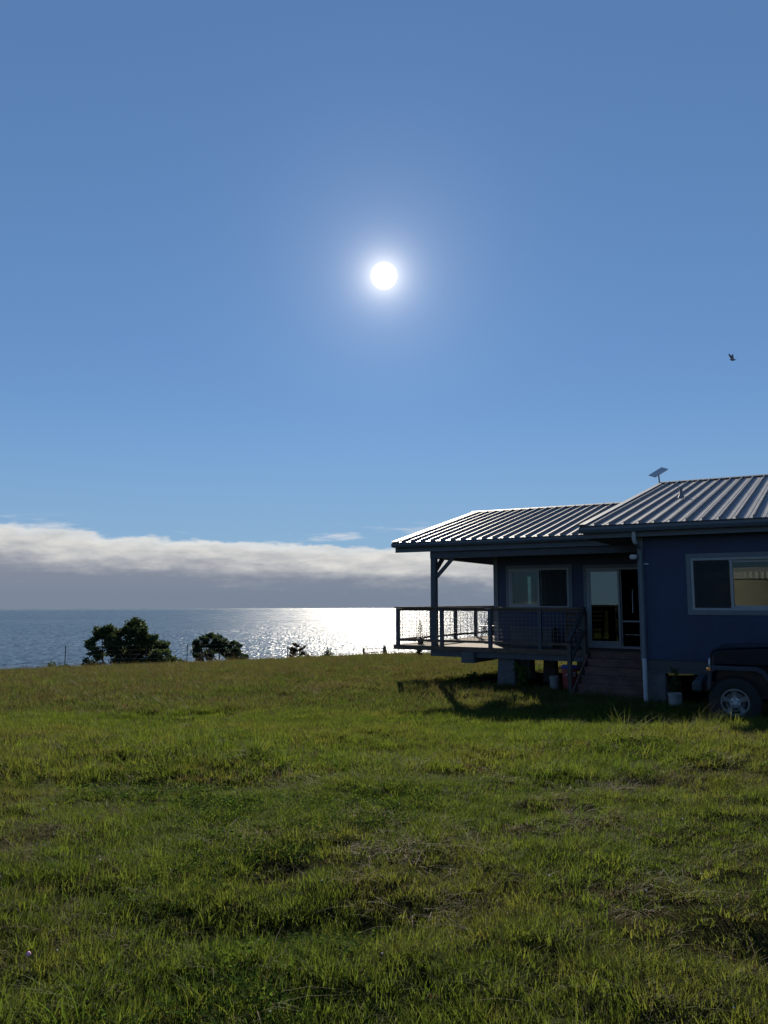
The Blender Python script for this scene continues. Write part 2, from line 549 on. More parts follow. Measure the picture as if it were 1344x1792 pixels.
def mat_sea():
    m = bpy.data.materials.new('sea_water')
    m.use_nodes = True
    w = NT(m.node_tree)
    pos = w.n('ShaderNodeNewGeometry').outputs['Position']
    mp = w.n('ShaderNodeMapping', {'Vector': pos, 'Scale': (0.12, 0.0125, 1.0)}).outputs[0]
    nz = w.n('ShaderNodeTexNoise', {'Vector': mp, 'Scale': 1.0, 'Detail': 3.0, 'Roughness': 0.7})
    c = w.n('ShaderNodeVectorMath', {0: nz.outputs['Color'], 1: (.5, .5, .5)}, operation='SUBTRACT').outputs[0]
    c = w.n('ShaderNodeVectorMath', {0: c, 1: (SLOPE, SLOPE, 0.0)}, operation='MULTIPLY').outputs[0]
    nrm = w.n('ShaderNodeVectorMath', {0: c, 1: (0, 0, 1)}, operation='ADD').outputs[0]
    nrm = w.n('ShaderNodeVectorMath', {0: nrm}, operation='NORMALIZE').outputs[0]
    mp2 = w.n('ShaderNodeMapping', {'Vector': pos, 'Scale': (0.12, 1.0, 1.0)}).outputs[0]
    n2 = w.noise(mp2, 0.00055, 4.0, 0.6)         # wind lanes
    rough = w.lin(n2, 0.3, 0.7, 0.22, 0.30)
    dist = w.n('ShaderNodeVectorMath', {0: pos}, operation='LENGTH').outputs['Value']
    seacol = w.mix(w.m('MULTIPLY', w.ss(dist, 24000.0, 36000.0), w.ss(n2, .3, .6, .6, 1.0)), (0.058, 0.102, 0.160, 1), (0.13, 0.165, 0.20, 1))   # sunlit band below the horizon, painted as paler base colour far out
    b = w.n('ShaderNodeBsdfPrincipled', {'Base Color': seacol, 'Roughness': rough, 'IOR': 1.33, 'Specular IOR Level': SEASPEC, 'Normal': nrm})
    o = w.n('ShaderNodeOutputMaterial')
    w.t.links.new(b.outputs[0], o.inputs[0])
    return m


SLOPE, SEASPEC = 2.4, .006
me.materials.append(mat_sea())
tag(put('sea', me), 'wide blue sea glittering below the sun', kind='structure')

# ------------------------------------------------------------------ the house
# local frame: s (x) along the long front, t (y) into the house, z up
OX, OY = 5.26475, 15.87701
HROT = R(-30)
house = empty('house', (OX, OY, 0), HROT, 'navy blue raised house with ribbed metal roofs and a porch deck', 'house')


def hw(s, t, z=0.0):
    return Vector((OX + s * math.cos(HROT) - t * math.sin(HROT), OY + s * math.sin(HROT) + t * math.cos(HROT), z))


def hground(s, t):
    p = hw(s, t)
    return gz(p.x, p.y)


FL = 0.47          # floor level


def wall(name, along, fixed, lo, hi, z0, z1, th_, holes, mat, parent):
    """wall slab with openings; along 's' lies at t = fixed..fixed+th_, along 't' at s = fixed..fixed+th_"""
    xs = sorted({lo, hi, *[h[0] for h in holes], *[h[1] for h in holes]})
    zs = sorted({z0, z1, *[h[2] for h in holes], *[h[3] for h in holes]})
    mb = MB()
    for a, b in zip(xs, xs[1:]):
        for c, d in zip(zs, zs[1:]):
            if any(h[0] <= (a + b) / 2 <= h[1] and h[2] <= (c + d) / 2 <= h[3] for h in holes):
                continue
            if along == 's': mb.box(a, b, fixed, fixed + th_, c, d)
            else: mb.box(fixed, fixed + th_, a, b, c, d)
    return mb.build(name, mat, parent)


WT = 3.70          # wing front wall
WS = -4.67         # wing left end wall
# openings (s0, s1, z0, z1)
win_w = (-4.24, -2.58, 1.47, 2.53)
door_w = (-2.10, -0.62, FL, 2.50)
win_m = (1.00, 2.66, 1.47, 2.50)
wall('wing_front_wall', 's', WT, WS, 0.0, FL, 3.05, .14, [win_w, door_w], M['wall'], house)
side_door = (5.86, 8.05, FL + .01, 2.47)
wall('wing_end_wall', 't', WS, WT + .14, 11.8, FL, 3.05, .14, [side_door], M['wall'], house)
wall('wing_back_wall', 's', 11.8, WS, 0.0, FL, 3.05, .14, [], M['wall'], house)
MB().prism([(WT, 3.05), (11.94, 3.05), (7.79, 4.45)], WS, WS + .12, axis='x').build('gable_wall', M['wall'], house)
MR = 9.5           # right end of main block
MT = 17.0
wall('main_front_wall', 's', 0, 0, MR, .48, 2.99, .14, [win_m, (4.6, 6.3, 1.47, 2.5)], M['wall'], house)
wall('main_side_wall', 't', 0, .14, MT, .48, 2.99, .14, [], M['wall'], house)
wall('main_far_side_wall', 't', MR - .14, .14, MT, .48, 2.99, .14, [], M['wall'], house)
wall('main_back_wall', 's', MT, 0, MR, .48, 2.99, .14, [(2.0, 3.6, 1.5, 2.5)], M['wall'], house)
for s in (0.01, MR - .13):
    MB().prism([(0.0, 2.99), (MT + .14, 2.99), (8.71, 5.1)], s, s + .12, axis='x').build('gable_wall', M['wall'], house)
# floors and ceilings
MB().box(WS + .02, -.01, WT + .02, 11.78, .28, FL - .002).build('floor_slab', M['inside'], house)
MB().box(.02, MR - .02, .02, MT - .02, .26, .478).build('floor_slab', M['inside'], house)
MB().box(WS + .145, -.01, WT + .145, 11.79, 2.92, 2.98).build('ceiling', M['inside'], house)
MB().box(.145, MR - .145, .145, MT - .005, 2.90, 2.96).build('ceiling', M['inside'], house)
MB().box(.145, MR - .145, 4.4, 4.5, .48, 2.9).build('partition_wall', M['inside'], house)
MB().box(-2.35, -2.27, WT + .2, 8.6, FL, 2.915).build('partition_wall', M['inside'], house)
MB().box(WS + .15, -2.36, 8.6, 8.7, FL, 2.915).build('partition_wall', M['inside'], house)

# trims
MB().box(WS - .025, WS + .10, WT - .025, WT - .002, FL, 3.04).build('corner_trim', M['trim'], house)
MB().box(-.03, .09, -.028, -.002, .44, 2.975).build('corner_trim', M['trim'], house)


def slider(name, rect, t, mull, parent, sash=.045, trim=.09, door=False, panes=True, open_right=False):
    """sliding window or door in a wall whose outer face is t"""
    s0, s1, z0, z1 = rect
    w = empty(name, (0, 0, 0))
    w.parent = parent
    tr = MB()
    tr.box(s0 - trim, s0 - .004, t - .022, t - .002, z0 - (0 if door else trim), z1 + trim)
    tr.box(s1 + .004, s1 + trim, t - .022, t - .002, z0 - (0 if door else trim), z1 + trim)
    tr.box(s0 - .003, s1 + .003, t - .0225, t - .002, z1 + .004, z1 + trim)
    if not door: tr.box(s0 - .003, s1 + .003, t - .0235, t - .002, z0 - trim, z0 - .004)
    tr.build('trim', M['trim'], w)
    fr = MB()
    d0, d1 = t - .03, t + .08
    fr.box(s0, s0 + sash, d0, d1, z0, z1)
    fr.box(s1 - sash, s1, d0, d1, z0, z1)
    fr.box(s0 + sash, s1 - sash, d0 + .003, d1, z1 - sash, z1)
    fr.box(s0 + sash, s1 - sash, d0 + .003, d1, z0, z0 + sash)
    fr.build('frame', M['frame'], w)
    for k, (a, b, dd) in enumerate(((s0 + sash, mull + .03, .0), (mull - .03, s1 - sash, .036))):
        if open_right and k == 1:
            continue
        sa = MB()
        q = .05
        y0, y1 = t - .012 + dd, t + .02 + dd
        zz0, zz1 = z0 + sash + .001, z1 - sash - .001
        sa.box(a, a + q, y0, y1, zz0, zz1).box(b - q, b, y0, y1, zz0, zz1)
        sa.box(a + q, b - q, y0 + .002, y1, zz1 - q, zz1).box(a + q, b - q, y0 + .002, y1, zz0, zz0 + (q if not door else .12))
        sa.build('sash', M['frame'], w)
        MB().box(a + q - .006, b - q + .006, (y0 + y1) / 2 - .003, (y0 + y1) / 2 + .003, zz0 + .02, zz1 - .02).build('pane', M['coated'] if door else M['glass'], w)
    return w


def screen(w, s0, s1, z0, z1, t):
    MB().box(s0, s1, t - .0262, t - .0242, z0, z1).build('insect_screen', M['screen'], w)


ww = slider('window', win_w, WT, -3.42, house)
screen(ww, -3.36, win_w[1] - .05, win_w[2] + .05, win_w[3] - .05, WT)
wm_ = slider('window', win_m, 0.0, 1.73, house)
screen(wm_, win_m[0] + .05, 1.70, win_m[2] + .05, win_m[3] - .05, 0.0)
slider('window', (4.6, 6.3, 1.47, 2.5), 0.0, 5.45, house)
dw = slider('sliding_door', door_w, WT, -1.30, house, door=True, open_right=True)
MB().box(door_w[0] - .1, door_w[1] + .1, WT - .10, WT - .031, FL - .075, FL + .015).build('threshold', M['frame'], dw)
# screen door half: lower kick rail and thin stile
MB().box(-1.27, -.67, WT + .05, WT + .075, 1.12, 1.16).box(-1.27, -1.235, WT + .05, WT + .075, .52, 2.44).build('screen_rail', M['frame'], dw)
MB().tube([(-.97, WT + .03, 1.35), (-.96, WT + .03, 1.95)], .013, 6).build('handle', M['pvc'], dw)
# side sliding door seen through the window
sd_ = empty('side_door', (0, 0, 0)); sd_.parent = house
fr = MB()
for a, b in ((5.86, 5.93), (6.62, 7.05), (7.27, 7.33), (7.66, 7.72), (7.98, 8.05)):
    fr.box(WS + .03, WS + .10, a, b, FL + .012, 2.465)
fr.box(WS + .032, WS + .098, 5.93, 7.98, 2.40, 2.464)
fr.build('frame', M['frame'], sd_)
MB().box(WS + .062, WS + .068, 5.94, 7.97, FL + .02, 2.41).build('pane', M['glass'], sd_)
# ------------------------------------------------------------------ roofs with standing seams
PW = 0.298
SEAM = 0.064


def pan_mesh(width, length, seam=True):
    mb = MB()
    mb.box(0, width - .002, 0, length, 0, .007)
    if seam and width > .2:
        for f_ in (.34, .62):                      # pencil ribs pressed into the pan
            mb.box(width * f_ - .012, width * f_ + .012, .03, length - .2, .0072, .0125)
    if seam:
        mb.box(width - .022, width - .003, -.002, length - .01, .0072, SEAM)
    return mb.mesh('roof_panel', M['roof'])


def roof(name, e_t, e_z, r_t, r_z, s0, s1, phase, label):
    run = r_t - e_t
    ang = math.atan2(r_z - e_z, run)
    L = math.hypot(run, r_z - e_z)
    root = empty(name, (0, 0, 0)); root.parent = house
    root['label'] = label
    th_ = .11
    dz = .012 / math.cos(ang)
    zz = lambda t: e_z + (t - e_t) * math.tan(ang) - dz
    b_t = 2 * r_t - e_t
    # boarding under the metal
    MB().prism([(e_t + .03, zz(e_t + .03)), (r_t, zz(r_t)), (b_t - .03, zz(e_t + .03)), (b_t - .03, zz(e_t + .03) - th_), (r_t, zz(r_t) - th_), (e_t + .03, zz(e_t + .03) - th_)],
               s0 + .05, s1 - .02, axis='x').build('roof_boarding', M['fascia'], root)
    k0 = math.floor((s0 - phase) / PW)
    s = phase + k0 * PW
    me_full = pan_mesh(PW, L)
    while s < s1 - .02:
        a, b = max(s, s0 + .02), min(s + PW, s1)
        if b - a > .05:
            if b - a > PW - 1e-4: me_ = me_full
            else: me_ = pan_mesh(b - a, L, seam=abs(b - s - PW) < 1e-4)
            put('roof_panel', me_, root, (a, e_t - .02, e_z - .02 * math.tan(ang)), (ang, 0, 0))
        s += PW
    # far slope in wider sheets
    bm_ = MB()
    n = int((s1 - s0) / PW)
    for i in range(n):
        bm_.box(s0 + .02 + i * PW, s0 + .02 + (i + 1) * PW - .002, 0, L, 0, .006)
        bm_.box(s0 + .02 + i * PW, s0 + .038 + i * PW, 0.01, L - .01, .0062, SEAM)
    o = bm_.build('far_slope', M['roof'], root, loc=(s0 + s1, b_t, e_z), rot=(ang, 0, R(180)))
    # ridge cap
    rc = MB()
    c = math.tan(ang)
    rc.prism([(r_t - .17, r_z - .17 * c + .055), (r_t, r_z + .066), (r_t + .17, r_z - .17 * c + .055), (r_t + .17, r_z - .17 * c + .044), (r_t, r_z + .055), (r_t - .17, r_z - .17 * c + .044)], s0 - .02, s1, axis='x')
    rc.build('ridge_cap', M['roof'], root)
    # rake flashing on the left gable edge: a raised flat cap and a drop
    for sign in (1, -1):
        rk = MB()
        rk.box(0, .13, -.01, L - .02, .030, .040).box(0, .012, -.01, L - .02, -.12, .0295)
        if sign == 1:
            rk.build('rake_flashing', M['roof'], root, loc=(s0 - .02, e_t - .02, e_z - .02 * c), rot=(ang, 0, 0))
        else:
            rk2 = MB().box(-.13, 0, -.01, L - .02, .030, .040).box(-.012, 0, -.01, L - .02, -.12, .0295)
            rk2.build('rake_flashing', M['roof'], root, loc=(s0 - .02, b_t + .02, e_z - .02 * c), rot=(ang, 0, R(180)))
    return root


wing_roof = roof('wing_roof', 2.19, 3.258, 7.79, 4.643, -7.05, -.02, -6.462, 'lower grey ribbed metal roof over the porch')
main_roof = roof('main_roof', -.45, 3.207, 8.71, 5.317, -1.067, 10.4, .138, 'higher grey ribbed metal roof')


def gutter(s0, s1, t, ztop, h, root):
    mb = MB()
    mb.prism([(t - .02, ztop - h), (t + .10, ztop - h), (t + .10, ztop), (t + .085, ztop), (t + .085, ztop - h + .015), (t - .005, ztop - h + .015), (t - .028, ztop - .045), (t - .028, ztop - .012), (t - .05, ztop - .012), (t - .05, ztop - .06)], s0, s1, axis='x')
    mb.build('gutter', M['fascia'], root)


gutter(-7.07, -.06, 2.19 - .03, 3.235, .115, wing_roof)
gutter(-1.09, 10.4, -.45 - .03, 3.180, .125, main_roof)
MB().box(-7.03, -.06, 2.28, 2.32, 2.985, 3.20).build('fascia_board', M['fascia'], wing_roof)
MB().box(-1.05, 10.4, -.35, -.32, 2.95, 3.17).build('fascia_board', M['fascia'], main_roof)
MB().box(-1.05, 10.38, -.318, -.004, 2.965, 2.985).build('soffit', M['fascia'], main_roof)
MB().box(-1.05, -.004, -.004, 2.2, 2.966, 2.985).build('soffit', M['fascia'], main_roof)
MB().box(WS, -.06, 2.322, WT - .004, 3.0, 3.02).build('soffit', M['fascia'], wing_roof)
# ridge-side vent pipe with its boot
vz = 3.207 + .2303 * (3.92 + .45)
vp = MB()
vp.lathe([(0, .0), (.10, 0.0), (.085, .03), (.05, .10), (.035, .13), (.035, .24), (.05, .24), (.05, .262), (0, .262)], 12)
autosmooth(vp.build('vent_pipe', M['greyp'], house, loc=(.28, 3.92, vz - .01)))

# ------------------------------------------------------------------ porch: post, beams, braces
MB().box(-5.985, -5.835, 2.36, 2.51, FL - .06, 2.80).build('porch_post', M['post'], house, bevel=.006)
MB().box(-5.985, -5.835, 9.6, 9.75, FL - .06, 2.80).build('porch_post', M['post'], house, bevel=.006)
MB().box(-6.0, -.06, 2.37, 2.50, 2.803, 3.06).build('porch_beam', M['post'], house)
MB().box(-5.98, -5.84, 2.505, 9.9, 2.802, 3.07).build('porch_beam', M['post'], house)
MB().bar((-5.84, 2.435, 2.30), (-5.32, 2.435, 2.83), .085, .085).build('corner_brace', M['post'], house)
MB().bar((-5.91, 2.50, 2.47), (-5.91, 3.02, 2.86), .085, .10).build('corner_brace', M['post'], house)

# ------------------------------------------------------------------ deck
deck = empty('deck', (0, 0, 0)); deck.parent = house
bw = .14
me_b = MB().box(-7.05, WS - .03, 0, bw - .006, FL - .035, FL - .005).mesh('deck_board', M['wood'])
me_b2 = MB().box(-7.05, -.04, 0, bw - .006, FL - .035, FL - .005).mesh('deck_board', M['wood'])
t = 2.33
while t < 10.9:
    put('deck_board', me_b2 if t + bw < WT - .02 else me_b, deck, (0, t, 0))
    t += bw
MB().box(-7.09, -.05, 2.275, 2.322, .345, FL - .006).build('rim_board', M['wood'], deck)
MB().box(-7.095, -7.055, 2.323, 10.9, .345, FL - .006).build('rim_board', M['wood'], deck)
for s in np.arange(-6.7, -.2, .6):
    MB().box(s, s + .045, 2.325, (10.8 if s < WS - .1 else WT - .05), .345, FL - .037).build('joist', M['wood'], deck)
MB().box(-5.98, -.06, 2.3225, 2.46, .195, .343).build('deck_beam', M['post'], deck)
MB().box(-5.03, -4.68, 2.20, 9.0, .06, .193).build('girder', M['concrete'], deck)
MB().box(-5.03, -4.68, 2.20, 2.3215, .1935, .335).build('girder_end', M['concrete'], deck)


def pier(s0, s1, t0, t1, ztop, parent, taper=0.0):
    z0 = min(hground(s0, t0), hground(s1, t1)) - .15
    k = taper
    mb = MB()
    b = len(mb.v)
    mb.box(s0, s1, t0, t1, z0, ztop)
    mb.v[b:b + 4] = [(s0 - k, t0 - k, z0), (s1 + k, t0 - k, z0), (s1 + k, t1 + k, z0), (s0 - k, t1 + k, z0)]
    mb.build('pier', M['concrete'], parent, bevel=.012)


for a in ((-4.10, -3.66, 2.42, 2.86, .19), (-4.9, -4.5, 6.0, 6.4, .058), (-1.9, -1.55, 2.45, 2.8, .19), (-4.4, -4.05, 10.6, 10.95, .27), (-2.2, -1.85, 5.6, 5.95, .27), (-3.05, -2.7, 9.0, 9.35, .27), (-3.55, -3.25, 4.4, 4.7, .27)):
    pier(*a, house, .03)
# main block: grade beam, corner piers
MB().box(.06, MR, .03, .33, .215, .476).build('grade_beam', M['concrete'], house)
MB().box(.06, .36, .335, MT - .2, .215, .258).build('grade_beam', M['concrete'], house)
for s in (.08, 2.55, 5.2, 8.8):
    pier(s, s + .34, .04, .38, .213, house)
    pier(s, s + .34, 6.0, 6.34, .255, house)
    pier(s, s + .34, 12.0, 12.34, .255, house)

# railings
rail = empty('railing', (0, 0, 0)); rail.parent = house
RT = 2.37
front_posts = (-7.0, -5.66, -4.28, -2.95, -1.86)
for s in front_posts:
    MB().box(s - .045, s + .045, RT - .045, RT + .045, FL - .10, 1.455).build('rail_post', M['post'], rail)
side_posts = (4.45, 6.15, 7.75, 9.3, 10.8)
for t in side_posts:
    MB().box(-7.045, -6.955, t - .045, t + .045, FL - .10, 1.455).build('rail_post', M['post'], rail)
MB().box(-7.08, -1.80, RT - .075, RT + .075, 1.457, 1.497).build('top_rail', M['wood'], rail)
MB().box(-7.075, -6.93, RT + .078, 10.9, 1.457, 1.497).build('top_rail', M['wood'], rail)


def wire_panel(along, fixed, a, b):
    mb = MB()
    z0, z1 = .635, 1.385
    r = .0032
    k = max(2, round((b - a) / .102))
    for i in range(1, k):
        p = a + (b - a) * i / k
        if along == 's': mb.box(p - r, p + r, fixed - r, fixed + r, z0, z1)
        else: mb.box(fixed - r, fixed + r, p - r, p + r, z0, z1)
    for i in range(1, 8):
        z = z0 + (z1 - z0) * i / 8
        if along == 's': mb.box(a, b, fixed + r + .0005, fixed + 3 * r, z - r, z + r)
        else: mb.box(fixed + r + .0005, fixed + 3 * r, a, b, z - r, z + r)
    mb.build('wire_panel', M['wire'], rail)


def rails_between(along, fixed, a, b):
    for z0, z1 in ((1.39, 1.453), (.565, .63)):
        mb = MB()
        if along == 's': mb.box(a, b, fixed - .02, fixed + .02, z0, z1)
        else: mb.box(fixed - .02, fixed + .02, a, b, z0, z1)
        mb.build('cross_rail', M['wood'], rail)
    wire_panel(along, fixed, a, b)


for a, b in zip(front_posts, front_posts[1:]): rails_between('s', RT, a + .047, b - .047)
sp = (RT,) + side_posts
for a, b in zip(sp, sp[1:]): rails_between('t', -7.0, a + .047, b - .047)

# stairs from the deck to the grass, in the notch beside the main block
stairs = empty('stairs', (0, 0, 0)); stairs.parent = house
for i in range(5):
    z = FL - .17 * (i + 1)
    t1 = 2.27 - .285 * i
    MB().box(-1.68, -.10, t1 - .30, t1 - .004, z - .045, z).build('tread', M['step'], stairs)
    MB().box(-1.66, -.12, t1 - .032, t1 - .006, z + .002, z + .12).build('riser', M['step'], stairs)
for s in (-1.72, -.07):
    MB().prism([(2.27, FL - .02), (2.27, FL - .32), (.95, -.62), (.72, -.62), (.72, -.42)], s - .02, s + .02, axis='x').build('stringer', M['step'], stairs)
for t, z in ((2.2, FL - .2), (.95, -.5)):
    MB().box(-1.84, -1.75, t - .045, t + .045, z, z + 1.22).build('handrail_post', M['black'], stairs)
MB().bar((-1.795, 2.24, FL + 1.02), (-1.795, .85, -.5 + 1.24), .09, .05).build('handrail', M['black'], stairs)
MB().bar((-1.795, 2.24, FL + .52), (-1.795, .95, -.5 + .74), .07, .04).build('handrail', M['black'], stairs)

# downpipe, elbow and lamp at the main corner
autosmooth(MB().tube([(.06, -.11, hground(.06, -.11) + .02), (.055, -.11, .50)], .046, 12).build('downpipe', M['pvc'], house))
autosmooth(MB().tube([(.0, -.40, 3.06), (.0, -.40, 2.90), (.005, -.33, 2.83)], .043, 12).build('downpipe_elbow', M['pvc'], house))
autosmooth(MB().tube([(.005, -.335, 2.835), (.03, -.10, 2.74), (.045, -.075, 2.66), (.05, -.075, .5)], .035, 10).build('downpipe', M['trim'], house))
wl = MB()
wl.lathe([(0, 0), (.055, .005), (.075, .03), (.078, .07), (.06, .10), (0, .11)], 14)
autosmooth(wl.build('wall_lamp', M['white'], house, loc=(-.09, -.10, 2.50)))
MB().box(-.06, -.02, -.09, -.004, 2.53, 2.57).build('wall_lamp_arm', M['trim'], house)
MB().box(.10, .19, -.035, -.004, 2.395, 2.42).build('wall_vent', M['pvc'], house)

# ------------------------------------------------------------------ flat satellite panel on the ridge
p = hw(-1.075, 8.68, 5.37)
dish = empty('satellite_dish', p, R(-8), 'white flat rectangular satellite dish on short mast at the roof ridge', 'satellite dish')
autosmooth(MB().tube([(0, 0, -.03), (-.012, .0, .16), (-.02, 0, .27)], .022, 8).build('mast', M['greyp'], dish))
MB().box(-.26, .26, -.17, .17, -.014, .014).build('panel', M['white'], dish, bevel=.006, loc=(-.02, 0, .315), rot=(R(22), R(-31), R(14)))
MB().box(-.05, .05, -.05, .05, -.05, -.0145).build('mount', M['greyp'], dish, loc=(-.02, 0, .315), rot=(R(22), R(-31), R(14)))

# ------------------------------------------------------------------ things on and below the deck


def at_local(name, s, t, z, label, cat, rz=0.0):
    p = hw(s, t, z)
    return empty(name, p, HROT + rz, label, cat)


# potted small conifer standing at the rail
fz = FL - .005
pc = at_local('potted_conifer', -6.63, 3.0, fz, 'small dark cone-shaped potted conifer on the deck near the railing corner', 'potted plant')
autosmooth(MB().lathe([(0, 0), (.075, 0), (.10, .14), (.108, .14), (.108, .16), (.085, .16), (.08, .145), (0, .145)], 16).build('pot', M['terracotta'], pc))
MB().tube([(0, 0, .12), (0.004, 0, .62)], [.012, .004], 6).build('stem', M['bark'], pc)
rr = random.Random(3)
nd = MB()
for i in range(560):
    h = rr.random() ** 1.25
    rad_ = (.125 * (1 - h) + .012) * (.55 + .45 * ((h * 7) % 1.0)) * rr.uniform(.5, 1.1)
    a = rr.uniform(0, 6.283)
    c = Vector((rad_ * math.cos(a), rad_ * math.sin(a), .17 + .47 * h))
    d = Vector((math.cos(a), math.sin(a), rr.uniform(-.1, .5))) * rr.uniform(.015, .03)
    u = Vector((-math.sin(a), math.cos(a), rr.uniform(-.6, .6))) * .010
    k = len(nd.v)
    nd.v += [tuple(c - u), tuple(c + u), tuple(c + d + u * .3), tuple(c + d - u * .3)]
    nd.f.append((k, k + 1, k + 2, k + 3))
nd.build('foliage', M['conifer'], pc)

# folding stool / side table near the third rail post
ft = at_local('folding_chair', -5.46, 5.0, fz, 'dark metal folding chair on the sunny deck left of the house corner', 'chair', R(15))
for y in (-.2, .2):
    MB().tube([(-.22, y, 0), (.13, y, .86)], .013, 8).build('leg', M['black'], ft)
    MB().tube([(.24, y * .9, 0), (-.16, y * .9, .46)], .013, 8).build('leg', M['black'], ft)
MB().box(-.2, .2, -.19, .19, .445, .468).build('seat', M['black'], ft, bevel=.005)
MB().box(.075, .135, -.21, .21, .70, .865).build('backrest', M['black'], ft, bevel=.006)

# lounge on the dim part of the deck
cb = at_local('deck_box', -3.4, 3.25, fz, 'dark storage box on the deck below the wing window', 'box')
MB().box(-.55, .55, -.24, .24, 0, .46).build('body', M['post'], cb, bevel=.01)
MB().box(-.57, .57, -.26, .26, .462, .51).build('lid', M['fascia'], cb, bevel=.01)
bc = at_local('deck_chair', -2.25, 3.1, fz, 'dim slatted timber deck chair beside the sliding door', 'chair', R(200))
for i in range(5):
    MB().box(-.26, .26, -.24 + i * .1, -.16 + i * .1, .36, .38).build('slat', M['wood'], bc)
for x in (-.24, .24):
    MB().bar((x, -.2, 0), (x, -.2, .56), .045).build('leg', M['wood'], bc)
    MB().bar((x, .22, 0), (x, .34, .92), .045).build('leg', M['wood'], bc)
    MB().box(x - .04, x + .04, -.25, .26, .562, .585).build('armrest', M['wood'], bc)
for i in range(4):
    MB().bar((-.26, .27 + i * .022, .5 + i * .115), (.26, .27 + i * .022, .5 + i * .115), .022, .08).build('back_slat', M['wood'], bc)


def bucket(name, p, r, h, mat, label, cat='bucket', handle=True):
    b = empty(name, p, 0, label, cat)
    autosmooth(MB().lathe([(0, 0), (r * .86, 0), (r * .99, h * .90), (r * 1.06, h * .90), (r * 1.06, h * .93), (r, h * .93), (r, h * .985), (r * 1.05, h * .985), (r * 1.05, h), (r * .94, h), (r * .82, .012), (0, .012)], 24).build('body', mat, b))
    if handle:
        pts = [(r * 1.08 * math.cos(a), -.02 - .45 * r * math.sin(a), h * .88 - r * 1.0 * math.sin(a)) for a in np.linspace(0, math.pi, 11)]
        MB().tube(pts, .004, 5).build('handle', M['wire'], b)
    return b


p = hw(.72, -.75); p.z = gz(p.x, p.y) - .005
bucket('bucket', p, .125, .33, M['pail'], 'white plastic bucket in the grass below the main window')
p = hw(-2.42, 1.75); p.z = gz(p.x, p.y) - .005
bucket('bucket', p, .11, .36, M['greyp'], 'grey bucket in the shade left of the red bin')
p = hw(-2.04, 1.75); p.z = gz(p.x, p.y) - .005
bn = empty('bin', p, R(-6), 'red round bin with blue lid and white lettering under the deck', 'bin')
bd = autosmooth(MB().lathe([(0, 0), (.145, 0), (.185, .52), (.195, .52), (.195, .55), (.18, .55), (.13, .015), (0, .015)], 28).build('body', M['red'], bn))
autosmooth(MB().lathe([(0, .56), (.20, .553), (.205, .565), (.205, .60), (.18, .625), (.06, .635), (0, .637)], 28).build('lid', M['blue'], bn))
cu_ = bpy.data.curves.new('lettering', 'FONT')
cu_.body = 'ACE'
cu_.size = .135
cu_.shear = .3
cu_.extrude = .002
cu_.align_x = 'CENTER'
to = bpy.data.objects.new('tmp', cu_)
COL.objects.link(to)
bpy.context.view_layer.update()
tm = bpy.data.meshes.new_from_object(to.evaluated_get(bpy.context.evaluated_depsgraph_get()))
bpy.data.objects.remove(to)
tm.name = 'lettering'
for v in tm.vertices:                       # wrap round the drum
    a = v.co.x / .183
    rr_ = .1855 + v.co.z
    v.co = Vector((rr_ * math.sin(a), -rr_ * math.cos(a), v.co.y))
tm.materials.clear(); tm.materials.append(M['white'])
lt = put('lettering', tm, bd, (0, 0, .385))
lt['label'] = 'white slanted capital letters'

# ------------------------------------------------------------------ parked off-road car (nose to the left)
WX, WY = 5.46, 12.2
WR = .375
wz = .098
car = empty('parked_car', (WX, WY, 0), R(-26), 'dark blue off-road car with five-spoke wheels parked at the right edge', 'car')
# local: x to the rear (right), y away from the camera; front left wheel centre at the origin
GZ0 = wz - WR


